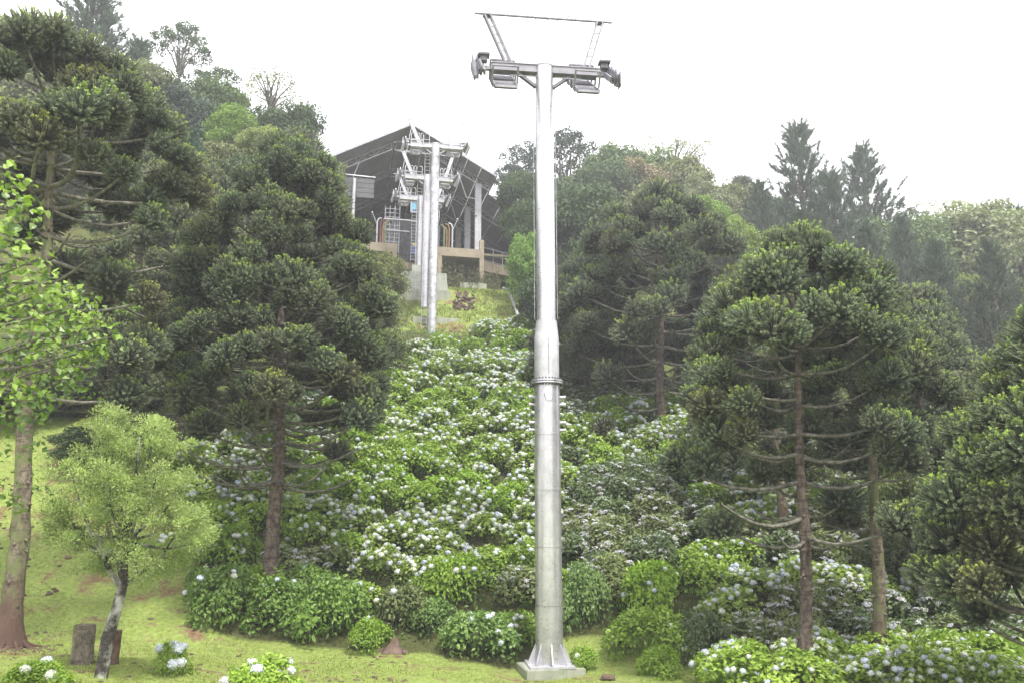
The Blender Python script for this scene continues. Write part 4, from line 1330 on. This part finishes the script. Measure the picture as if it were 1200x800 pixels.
# near broadleaf with big lime leaves at the left edge
def bigleaf_tree():
    rg = np.random.default_rng(33); rnd = random.Random(33)
    D = 13.5; x = x_at(-95, D, -1); zb = gz(x, D) - 0.1
    t = thing('broadleaf_tree', 'near tree reaching in from the left edge with large lime green leaves', 'tree', (x, D, zb))
    W = lambda px, py, dd=0.0: np.array((x_at(px, D + dd, z_at(py, D + dd)) - x, dd, z_at(py, D + dd) - zb))
    b = MB(); top = W(-90, 190)
    b.tube([(0, 0, 0), (0.1, 0, 1.5), W(-92, 520), W(-85, 380), W(-80, 260), top], [0.2, 0.17, 0.14, 0.12, 0.08, 0.04], 12, jit=0.05)
    b.build('trunk', M['bark_moss'], t)
    # leaf mesh, heart shaped with a fold, stalk at the origin, pointing +Y
    def leafm(tone):
        bb = MB()
        P = [(0, 0, 0), (0, 0.55, -0.03), (0, 1.0, -0.16), (0.30, -0.08, 0.05), (0.46, 0.26, 0.07), (0.30, 0.66, 0.01), (-0.30, -0.08, 0.05), (-0.46, 0.26, 0.07), (-0.30, 0.66, 0.01)]
        bb.add(P, [(0, 3, 4), (0, 4, 1), (1, 4, 5), (1, 5, 2), (0, 7, 6), (0, 1, 7), (1, 8, 7), (1, 2, 8)], 0, tone, False)
        return bb.mesh('leaf', M['bigleaf'])
    lms = [leafm(tn) for tn in (0.15, 0.4, 0.6, 0.8, 1.0)]
    clumps = [(10, 235, 38), (-10, 215, 40), (25, 260, 30), (0, 275, 30), (5, 330, 40), (30, 310, 34), (50, 345, 30), (15, 375, 45), (60, 365, 32), (85, 360, 30),
              (105, 385, 26), (75, 395, 40), (35, 400, 44), (110, 410, 24), (60, 430, 38), (95, 425, 30), (20, 440, 40), (-20, 300, 50), (-30, 400, 60), (130, 395, 18), (0, 480, 40), (40, 470, 26)]
    shuf = 0; rest = MB(); cnt = 0
    for (px, py, rp) in clumps:
        dd = rg.uniform(-0.7, 0.7); c = W(px, py, dd); r = rp / FPX * D
        s = W(-84, py + 60)
        bl = MB(); bl.tube([s, (s + c) / 2 + np.array((0, 0, 0.12)), c], [0.04, 0.025, 0.012], 6, cap=False); bl.build('branch', M['twig'], t)
        m = int(52 * (rp / 32) ** 1.6)
        for k in range(m):
            d = norm(rg.normal(size=3) + np.array((0, 0, 0.4))); p = c + d * r * (0.45 + 0.6 * rg.random())
            L = rg.uniform(0.09, 0.155)
            nr = norm(d * 0.6 + rg.normal(size=3) * 0.45 + np.array((0, -0.25, 0.5))); dr = norm(np.cross(nr, rg.normal(size=3)) + np.array((0, 0, -0.5)))
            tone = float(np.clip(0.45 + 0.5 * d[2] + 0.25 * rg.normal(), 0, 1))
            if px > -15 and cnt < 295 and (d[1] < 0.3):
                o = obj('leaf', lms[min(4, int(tone * 5))], t, p)
                z = Vector(nr); y = Vector(dr) - z * z.dot(Vector(dr)); y.normalize(); xx = y.cross(z)
                o.rotation_euler = Matrix((xx, y, z)).transposed().to_euler(); o.scale = (L, L, L); cnt += 1
            else:
                rest.leaves(p[None], dr[None], nr[None], L, L * 0.8, 0, tone)
    # second dimmer layer that blends into the trunk below
    for k in range(1500):
        px, py = rg.uniform(-30, 160), rg.uniform(330, 620)
        if px > 60 and py > 470 + 0 * px: continue
        if px > 165 - (py - 330) * 0.35: continue
        dd = rg.uniform(0.3, 2.5); p = W(px, py, dd); nr = norm(rg.normal(size=3) + np.array((0, 0, 0.8))); dr = norm(np.cross(nr, rg.normal(size=3)))
        if vnoise(px / 22, py / 22, 3) < 0.05: continue
        L = rg.uniform(0.08, 0.15)
        rest.leaves(p[None], dr[None], nr[None], L, L * 0.7, 0, rg.uniform(0, 0.5))
    o = rest.build('foliage', M['bigleaf'], t); o['kind'] = 'stuff'


bigleaf_tree()

# ------------------------------------------------------------------ hydrangeas
def shrub_mesh(seed, n, leaf, lean=0.0):
    rg = np.random.default_rng(seed)
    b = MB()
    # unit dome: radius 1, height about 1; lobes make the outline uneven
    lobes = []
    for k in range(15):
        a = rg.uniform(0, 6.28); el = rg.uniform(0.05, 1.45)
        rr = rg.uniform(0.50, 0.72)
        lobes.append((np.array((math.cos(a) * math.cos(el) * rr, math.sin(a) * math.cos(el) * rr, math.sin(el) * rr * 0.95 + 0.05)), rg.uniform(0.26, 0.42), rg.uniform(-0.15, 0.2)))
    lobes.append((np.array((0, 0, 0.45)), 0.5, 0))
    tot = sum(l[1] ** 2 for l in lobes)
    for c, r, dt in lobes:
        m = int(n * r * r / tot)
        d = norm(rg.normal(size=(m, 3)) + norm(c + 1e-3) * 0.9 + np.array((0, 0, 0.3)))
        p = c + d * r * (0.72 + 0.32 * rg.random(m))[:, None]
        p[:, 2] = np.maximum(p[:, 2], 0.02 + 0.1 * rg.random(m))
        nr = norm(d + rg.normal(size=(m, 3)) * 0.40 + np.array((0, 0, 0.55)))
        dr = norm(np.cross(nr, rg.normal(size=(m, 3))) + d * 0.6 + np.array((0, 0, -0.1)))
        L = leaf * (0.7 + 0.6 * rg.random(m))
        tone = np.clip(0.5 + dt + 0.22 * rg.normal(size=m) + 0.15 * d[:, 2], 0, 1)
        b.leaves(p, dr, nr, L, L * 0.62, 0, tone)
    # a few woody stems
    me = b.mesh('foliage', M['hleaf'])
    me['lobes'] = [float(q) for l in lobes for q in (*l[0], l[1])]
    return me


SHRUB = [shrub_mesh(100 + k, 1500, 0.115) for k in range(7)]
SHRUB_NEAR = [shrub_mesh(120 + k, 2300, 0.10) for k in range(3)]


def head_mesh(seed, kind):
    rg = np.random.default_rng(seed); b = MB()
    if kind == 'mop':
        b.ball((0, 0, 0), 0.80, t=0.35, seg=8, ring=6, sq=0.8)
        m = 90; d = norm(rg.normal(size=(m, 3)) + np.array((0, 0, 0.35)))
        p = d * 0.86 * np.array((1, 1, 0.8))
        b.leaves(p - 0.16 * np.cross(d, norm(rg.normal(size=(m, 3)))), np.cross(d, rg.normal(size=(m, 3))), d + 0.3 * rg.normal(size=(m, 3)), 0.36, 0.34, 0, 0.5 + 0.5 * rg.random(m))
    else:                                     # flatter, looser head
        m = 60; a = rg.uniform(0, 6.28, m); r = np.sqrt(rg.random(m))
        p = np.stack([r * np.cos(a), r * np.sin(a), 0.25 - 0.4 * r ** 2 + 0.08 * rg.normal(size=m)], 1)
        d = norm(np.stack([0.5 * r * np.cos(a), 0.5 * r * np.sin(a), np.ones(m)], 1) + 0.3 * rg.normal(size=(m, 3)))
        b.leaves(p, np.cross(d, rg.normal(size=(m, 3))), d, 0.34, 0.30, 0, 0.3 + 0.7 * rg.random(m))
    return b.mesh('flower_head', M['petal'])


MOP = [head_mesh(140 + k, 'mop') for k in range(3)]
FLAT = [head_mesh(150 + k, 'flat') for k in range(3)]
WHITE = [(0.80, 0.81, 0.80), (0.72, 0.76, 0.84), (0.63, 0.68, 0.83), (0.78, 0.80, 0.70), (0.74, 0.76, 0.80)]
FADED = [(0.70, 0.68, 0.74), (0.64, 0.62, 0.68), (0.74, 0.74, 0.74), (0.66, 0.68, 0.76)]
hr = random.Random(77)


def hydrangea(x, y, r, h, green, nheads, flat, label, group, near=False, big=1.0):
    z = gz(x, y) - 0.08
    t = thing('hydrangea_shrub', label, 'shrub', (x, y, z), 0, group)
    me = hr.choice(SHRUB_NEAR if near else SHRUB)
    rz = hr.random() * 6.28
    sx, sy, sz = r * hr.uniform(0.92, 1.08), r * hr.uniform(0.92, 1.08), h
    o = obj('foliage', me, t); o.scale = (sx, sy, sz); o.rotation_euler = (0, 0, rz)
    v = hr.uniform(0.88, 1.12)
    o.color = (green[0] * v, green[1] * v, green[2] * v, 1)
    lob = np.array(list(me['lobes'])).reshape(-1, 4)
    placed = []
    cr, sr = math.cos(rz), math.sin(rz)
    for k in range(nheads):
        for tr_ in range(6):
            l = lob[hr.randrange(len(lob) - 1)]
            d = np.array((hr.gauss(0, 1), hr.gauss(0, 1), hr.gauss(0.9, 0.7))); d /= np.linalg.norm(d)
            p = l[:3] + d * l[3] * 1.0
            if p[2] < 0.3 or any(np.linalg.norm((p - l2[:3])) < l2[3] * 0.85 for l2 in lob): continue
            P = np.array(((p[0] * cr - p[1] * sr) * sx, (p[0] * sr + p[1] * cr) * sy, p[2] * sz))
            if P[1] > 0.55 * r: continue
            if any(np.linalg.norm(P - q) < 0.13 for q in placed): continue
            placed.append(P)
            f = obj('flower_head', hr.choice(FLAT if flat else MOP), t, P)
            s = hr.uniform(0.088, 0.138) * (1.15 if flat else 1.0) * big
            f.scale = (s, s, s); f.rotation_euler = (d[1] * -0.5, d[0] * 0.5, hr.random() * 6)
            c = hr.choice(FADED if flat else WHITE); v = hr.uniform(0.86, 1.0)
            f.color = (c[0] * v, c[1] * v, c[2] * v, 1)
            break
    return t


LUSH = (0.30, 0.44, 0.055); LUSH2 = (0.34, 0.47, 0.075); DEEP = (0.19, 0.30, 0.06); OLIVE = (0.25, 0.29, 0.12); DULL = (0.17, 0.23, 0.10)
NEARS = [
    (602, 28.4, 1.05, 1.25, LUSH, 5, 0, 'low bright hydrangea directly left of the tall pylon foot'),
    (508, 28.6, 0.95, 1.15, (0.22, 0.34, 0.10), 3, 0, 'low green hydrangea in the front row hollow, left of the greenish white headed one'),
    (358, 29.0, 1.2, 1.7, DEEP, 5, 0, 'deep green hydrangea just right of the big left trunk foot'),
    (232, 28.6, 1.0, 1.3, DEEP, 6, 0, 'outermost deep green hydrangea at the left corner of the planting'),
    (198, 20.8, 0.55, 0.85, LUSH, 9, 0, 'small hydrangea alone on the grass between the stump and the slope planting'),
    (298, 17.2, 1.25, 1.05, LUSH2, 12, 0, 'wide hydrangea at the bottom edge with big pale heads, on the near grass'),
    (35, 16.8, 0.9, 0.75, LUSH, 6, 0, 'hydrangea tops cut off by the bottom left corner'),
    (683, 26.6, 0.62, 0.75, LUSH, 1, 0, 'small round hydrangea touching the right side of the tall pylon footing'),
    (683, 29.2, 1.15, 2.2, (0.22, 0.32, 0.11), 1, 0, 'rounded dull green hydrangea without flowers right of the tall pylon'),
    (773, 25.6, 0.85, 0.95, LUSH, 1, 0, 'compact bright hydrangea lowest in front right of the pylon'),
    (757, 27.4, 1.45, 1.6, LUSH2, 2, 0, 'big bright rounded hydrangea behind the compact lowest one'),
    (766, 29.6, 1.4, 2.1, LUSH, 5, 0, 'bright hydrangea two rows behind the compact lowest one'),
    (822, 27.0, 1.1, 1.65, DULL, 12, 1, 'dark hydrangea dotted with small grey heads beside the bright rounded pair'),
    (868, 24.6, 1.5, 1.4, LUSH2, 24, 0, 'hydrangea full of creamy round heads at the bottom edge right of centre'),
    (262, 27.8, 1.5, 1.9, DEEP, 6, 0, 'deep green hydrangea at the left foot of the slope planting'),
    (328, 27.6, 1.35, 1.75, DEEP, 3, 0, 'deep green hydrangea below the big araucaria trunk'),
    (386, 27.6, 1.4, 1.95, DEEP, 2, 0, 'deep green flowerless hydrangea in the front row left of centre'),
    (432, 27.0, 0.95, 1.05, LUSH, 1, 0, 'light green low hydrangea at the front row beside the dirt mound'),
    (475, 28.4, 1.1, 1.6, OLIVE, 3, 0, 'dull olive hydrangea next to the dark hollow in the front row'),
    (563, 27.4, 1.5, 1.6, (0.24, 0.36, 0.10), 16, 0, 'hydrangea with greenish white heads in front row left of the pylon footing'),
    (520, 29.6, 1.4, 2.1, LUSH, 16, 0, 'hydrangea with a cascade of white heads above the dark hollow'),
]
for (px, D, r, h, g, nh, fl, lab) in NEARS:
    x = x_at(px, D, -4)
    hydrangea(x, D, r, h, g, nh, fl, lab, 'hydrangea shrubs', True, 1.15 if D < 22 else 1.0)

LABS = {
    'lush': ('leafy bright green', 'bright green hydrangeas massed on the slope'),
    'laden': ('white flower crowded', 'white flowering hydrangeas massed on the slope'),
    'faded': ('olive lilac headed', 'faded hydrangeas massed on the slope'),
}


def left_edge(y):
    return float(np.interp(y, [20, 26.5, 39, 46, 52, 58], [3, -10.6, -14.5, -14, -9.5, -7.5]))


def right_edge(y):
    return float(np.interp(y, [20, 30, 40, 48, 58], [14, 18, 18, 10, 3.5]))


hn = 0
y = 22.3
row = 0
while y < 58.5:
    step = 1.72 if y < 45 else 1.9
    x = (left_edge(y) if y > 26.8 else max(left_edge(y), 5.8)) + (row % 2) * 0.8
    while x < right_edge(y):
        X, Y = x + hr.uniform(-0.35, 0.35), y + hr.uniform(-0.3, 0.3)
        x += step
        d = Y * cP + gz(X, Y) * sP
        px = 600 + FPX * X / d; py = 400 - FPX * (gz(X, Y) * cP - Y * sP) / d
        if px > 1245 or py > 870: continue
        if Y < 28.7 and px < 860: continue
        if Y < 31 and any(math.hypot(X - x_at(q[0], q[1], -4), Y - q[1]) < 1.25 for q in NEARS): continue
        if abs(X - 1.1) < 1.3 and Y < 28: continue
        if Y > 54.0 and px < 560: continue
        n1 = float(vnoise(X / 3.6, Y / 2.8, 21)); n2 = float(vnoise(X / 2.0, Y / 2.0, 33))
        if px > 640 and (px - 640) * 0.55 + 400 > py and px > 700:       # deep shade under the right trees
            sty = 'faded' if n1 > -0.3 else 'lush'
        elif px > 660: sty = 'faded' if n1 > 0.05 else ('laden' if n2 > 0.0 else 'lush')
        else: sty = 'laden' if n1 > 0.06 else ('faded' if n1 < -0.62 else 'lush')
        lab, grp = LABS[sty]
        wx = [w for lim_, w in ((300, 'beside the grassy bank'), (400, 'near the big left trunk'), (470, 'right of the big left trunk'), (555, 'left of the slope centre'),
                               (640, 'just left of the tall pylon'), (730, 'just right of the tall pylon'), (810, 'left of the right araucarias'), (890, 'at the right trunks, left side'),
                               (1000, 'around the slim red trunk'), (1070, 'around the leaning mossy trunk'), (9999, 'under the right edge araucaria')) if px < lim_][0]
        wy = 'lowest' if Y < 31 else ('lower' if Y < 36 else ('middle' if Y < 43 else ('upper' if Y < 50 else 'highest')))
        lab = '%s hydrangea, %s part of the planting, %s' % (lab, wy, wx); grp = 'hydrangeas massed on the slope'
        if sty == 'lush': g = LUSH if n2 > 0 else LUSH2; nh = hr.randint(7, 20); fl = 0
        elif sty == 'laden': g = (0.33, 0.43, 0.09); nh = hr.randint(38, 62); fl = 0
        else: g = OLIVE if n2 > 0 else DULL; nh = hr.randint(30, 48); fl = 1
        hydrangea(X, Y, hr.uniform(1.2, 1.6), hr.uniform(1.05, 1.6), g, nh, fl, lab, grp, False, 0.82 if Y < 28 else 1.0)
        hn += 1
    y += 1.42 if y < 45 else 1.6
    row += 1
print('slope hydrangeas', hn)


def cover_leaves():
    rg = np.random.default_rng(6); n = 26000
    Y = rg.uniform(27.5, 58.5, n); X = rg.uniform(-15, 18, n)
    le = np.interp(Y, [20, 26.5, 39, 46, 52, 58], [3, -10.6, -14.5, -14, -9.5, -7.5]); re = np.interp(Y, [20, 30, 40, 48, 58], [14, 18, 18, 10, 3.5])
    k = (X > le) & (X < re) & ~((Y < 29) & (X > -1) & (X < 5))
    X, Y = X[k], Y[k]; Z = ground(X, Y) + rg.random(len(X)) * 0.45
    m = len(X); b = MB()
    nr = norm(rg.normal(size=(m, 3)) * 0.5 + np.array((0, -0.4, 1))); dr = np.cross(nr, rg.normal(size=(m, 3)))
    L = 0.16 * (0.7 + 0.6 * rg.random(m))
    b.leaves(np.stack([X, Y, Z], 1), dr, nr, L, L * 0.6, 0, rg.random(m) * 0.6)
    o = b.build('ground_cover', M['hleaf']); o.color = (0.15, 0.27, 0.06, 1)
    tag(o, 'low leafy cover between the hydrangeas on the slope', 'ground cover', None, 'stuff')


cover_leaves()

# ------------------------------------------------------------------ grass, weeds, stumps, litter
def grass():
    rg = np.random.default_rng(8); n = 90000
    Y = 15.5 + 32 * rg.random(n) ** 1.5; X = rg.uniform(-0.72, 0.5, n) * Y
    le = np.interp(Y, [20, 26.5, 39, 46], [3, -10.6, -14.5, -14])
    k = ((Y < 27) & (X < 6.5)) | (X < le - 0.6) | ((Y < 30) & (X > 2) & (X < 5))
    pat = vnoise(X / 1.1, Y / 1.1, 44)
    k &= pat > -0.45
    X, Y = X[k], Y[k]; Z = ground(X, Y); m = len(X)
    b = MB(); L = 0.055 * (0.5 + rg.random(m)) * (1 + 0.5 * (rg.random(m) > 0.93))
    d = norm(rg.normal(size=(m, 3)) * 0.45 + np.array((0, 0, 1)))
    b.leaves(np.stack([X, Y, Z - 0.005], 1), d, rg.normal(size=(m, 3)), L, 0.028, 0, np.clip(0.55 + 0.3 * vnoise(X / 2, Y / 2, 9) + 0.2 * rg.normal(size=m), 0, 1), 0.0)
    tag(b.build('grass', M['grassblade']), 'short sunlit grass on the foreground lawn and the left bank', 'grass', None, 'stuff')
    # grass and weeds on the bank below the station
    n = 16000; Y = rg.uniform(57.5, 75, n); X = rg.uniform(-14, 6, n)
    Z = ground(X, Y); cx = -0.2215 * (Y - 58.4) - 6
    k = ~((np.abs(X - cx - 0.4) < 2.6) & (Y > 64.5) & (Y < 70.5)) & ~((np.abs(X - RX) < 0.9) & (np.abs(Y - 64.8) < 1.6)) & (Y < 71.5 - 0.2 * X * 0)
    X, Y, Z = X[k], Y[k], Z[k]; m = len(X); b = MB()
    L = 0.22 * (0.5 + rg.random(m)); d = norm(rg.normal(size=(m, 3)) * 0.5 + np.array((0, 0, 1)))
    b.leaves(np.stack([X, Y, Z], 1), d, rg.normal(size=(m, 3)), L, 0.08, 0, rg.random(m), 0.0)
    tag(b.build('grass', M['grassblade']), 'rough grass on the bank below the station deck', 'grass', None, 'stuff')
    # dry weeds under the deck
    b = MB()
    for k in range(130):
        s = rg.uniform(2.9, 9.0); dy = rg.uniform(-0.6, 1.5)
        x = AX + s * math.cos(U12) - dy * math.sin(U12); y = 72 + s * math.sin(U12) + dy * math.cos(U12); z = gz(x, y) - 0.1
        h = rg.uniform(0.8, 2.6); q = rg.normal(size=2) * 0.2
        b.tube([(x, y, z), (x + q[0] * 0.5, y, z + h * 0.5), (x + q[0], y + q[1], z + h)], [0.02, 0.016, 0.008], 3, cap=False)
        m = 18; s_ = rg.random(m)
        b.leaves(np.array((x, y, z)) + np.stack([q[0] * s_, 0 * s_, h * s_], 1), rg.normal(size=(m, 3)), rg.normal(size=(m, 3)), 0.22, 0.09, 0, rg.random(m))
    tag(b.build('weeds', M['weed']), 'tall dry weeds growing under the station deck', 'weeds', None, 'stuff')


grass()


def debris():
    rg = np.random.default_rng(15); b = MB(); n = 900
    Y = rg.uniform(18, 40, n); X = rg.uniform(-0.68, -0.12, n) * Y
    le = np.interp(Y, BED[0], BED[1]); k = ((X < le - 0.3) | (Y < 26.5)) & (vnoise(X / 2.2, Y / 1.6, 51) > -0.05)
    X, Y = X[k], Y[k]
    bx = x_at(10, 22.5, -3.5)
    X = np.concatenate([X, bx + rg.normal(size=150) * 0.75]); Y = np.concatenate([Y, 22.3 + rg.normal(size=150) * 0.55]); Z = ground(X, Y)
    for x, y, z in zip(X, Y, Z):
        r = rg.uniform(0.025, 0.085) * (1.5 if 26 < y < 33 else 1)
        b.ball((x, y, z + r * 0.1), r, seg=5, ring=3, sq=0.5, bump=0.25)
    o = b.build('soil_clods', M['earth'])
    tag(o, 'clods of brown earth and dead leaves strewn over the left bank', 'clods', None, 'stuff')


debris()


def stump(px, D, r, h, mat, label, lean=0.0):
    x = x_at(px, D, -4); z = gz(x, D)
    t = thing('tree_stump', label, 'stump', (x, D, z))
    b = MB(); hs = np.linspace(-0.1, h, 8)
    b.tube([(lean * q, 0, q) for q in hs], r * (1 + 0.12 * np.exp(-4 * np.maximum(hs, 0))), 18, jit=0.03, cap=False)
    b.build('log', M[mat], t)
    b = MB(); a = np.arange(18) / 18 * 6.283
    b.add(np.vstack([np.stack([lean * h + r * 1.0 * np.cos(a), r * 1.0 * np.sin(a), 0 * a + h + 0.003], 1), [(lean * h, 0, h + 0.012)]]), [(i, (i + 1) % 18, 18) for i in range(18)])
    b.build('cut_face', M['wood'], t)


stump(94, 21.2, 0.25, 0.92, 'wood', 'grey upright log stump on the grass left of the small feathery tree')
stump(127, 21.6, 0.20, 0.80, 'wood_red', 'reddish stump half hidden behind the patchy trunk of the small tree', 0.05)

# dirt mound in the front row and loose stones, fallen leaves on the lawn
x = x_at(461, 26.9, -4)
b = MB(); b.tube([(0, 0, -0.2), (0, 0, 0.0), (0.02, 0, 0.15), (0.05, 0, 0.3), (0.06, 0, 0.42)], [0.42, 0.33, 0.2, 0.12, 0.03], 11, jit=0.22, smooth=False)
[b.ball((random.uniform(-0.4, 0.4), random.uniform(-0.3, 0.2), -0.05), 0.16, seg=7, ring=4, sq=0.6, bump=0.2) for _ in range(6)]
tag(b.build('dirt_mound', M['earth'], None, (x, 26.9, gz(x, 26.9) + 0.05)), 'brown pointed dirt mound at the edge of the lawn below the hydrangeas', 'mound')
for px, py_, D, s, lab in ((236, 0, 28.6, 0.22, 'brown rock at the left rim of the planting near the grassy bank'), (730, 0, 28.2, 0.22, 'long brown rock half buried in the earth right of the pylon'),
                           (712, 0, 25.0, 0.22, 'dark earthy rock at the bottom edge just right of the pylon footing')):
    x = x_at(px, D, -4)
    o = obj('rock', random.choice(stones), None, (x, D, gz(x, D) + 0.05)); o.scale = (s * 1.5, s, s * 0.7); o.rotation_euler = (0.1, 0.2, px)
    tag(o, lab, 'rock')
lm = MB(); lm.leaves(np.array([(0, 0, 0), (0.02, 0, 0.0)]), np.array([(1, 0.2, 0.4), (-0.6, 0.4, 0.5)]), np.array([(0, 0, 1.0), (0, 0.3, 1)]), 0.22, 0.12, 0, 0.2)
fl = lm.mesh('fallen_leaf', M['earth'])
for px, D, lab in ((351, 20.0, 'curled brown fallen leaf on the lawn, left of the three near the bottom'), (379, 20.6, 'curled brown fallen leaf on the lawn, uppermost right of the three'), (363, 19.2, 'curled dark fallen leaf on the lawn, lowest of the three')):
    x = x_at(px, D, -4); o = obj('fallen_leaf', fl, None, (x, D, gz(x, D) + 0.02)); o.rotation_euler = (0, 0, px); tag(o, lab, 'leaf')

# ------------------------------------------------------------------ pale volume added in place of lens glare
b = MB(); b.box((0, 75, 25), (230, 170, 84))
hz = b.build('glare_veil', None if False else M['white_steel'])
hz.data.materials.clear()
hm = bpy.data.materials.new('glare_veil_volume'); hm.use_nodes = True
nt = hm.node_tree; nt.nodes.clear()
out = nt.nodes.new('ShaderNodeOutputMaterial'); pv = nt.nodes.new('ShaderNodeVolumePrincipled')
pv.inputs['Density'].default_value = 0.0013
pv.inputs['Color'].default_value = (0.93, 0.95, 1.0, 1)
pv.inputs['Anisotropy'].default_value = 0.2
nt.links.new(pv.outputs[0], out.inputs['Volume'])
hz.data.materials.append(hm)
hz['kind'] = 'stuff'; hz['label'] = 'thin pale veil added over the hillside in place of lens glare'; hz['category'] = 'glare_veil'
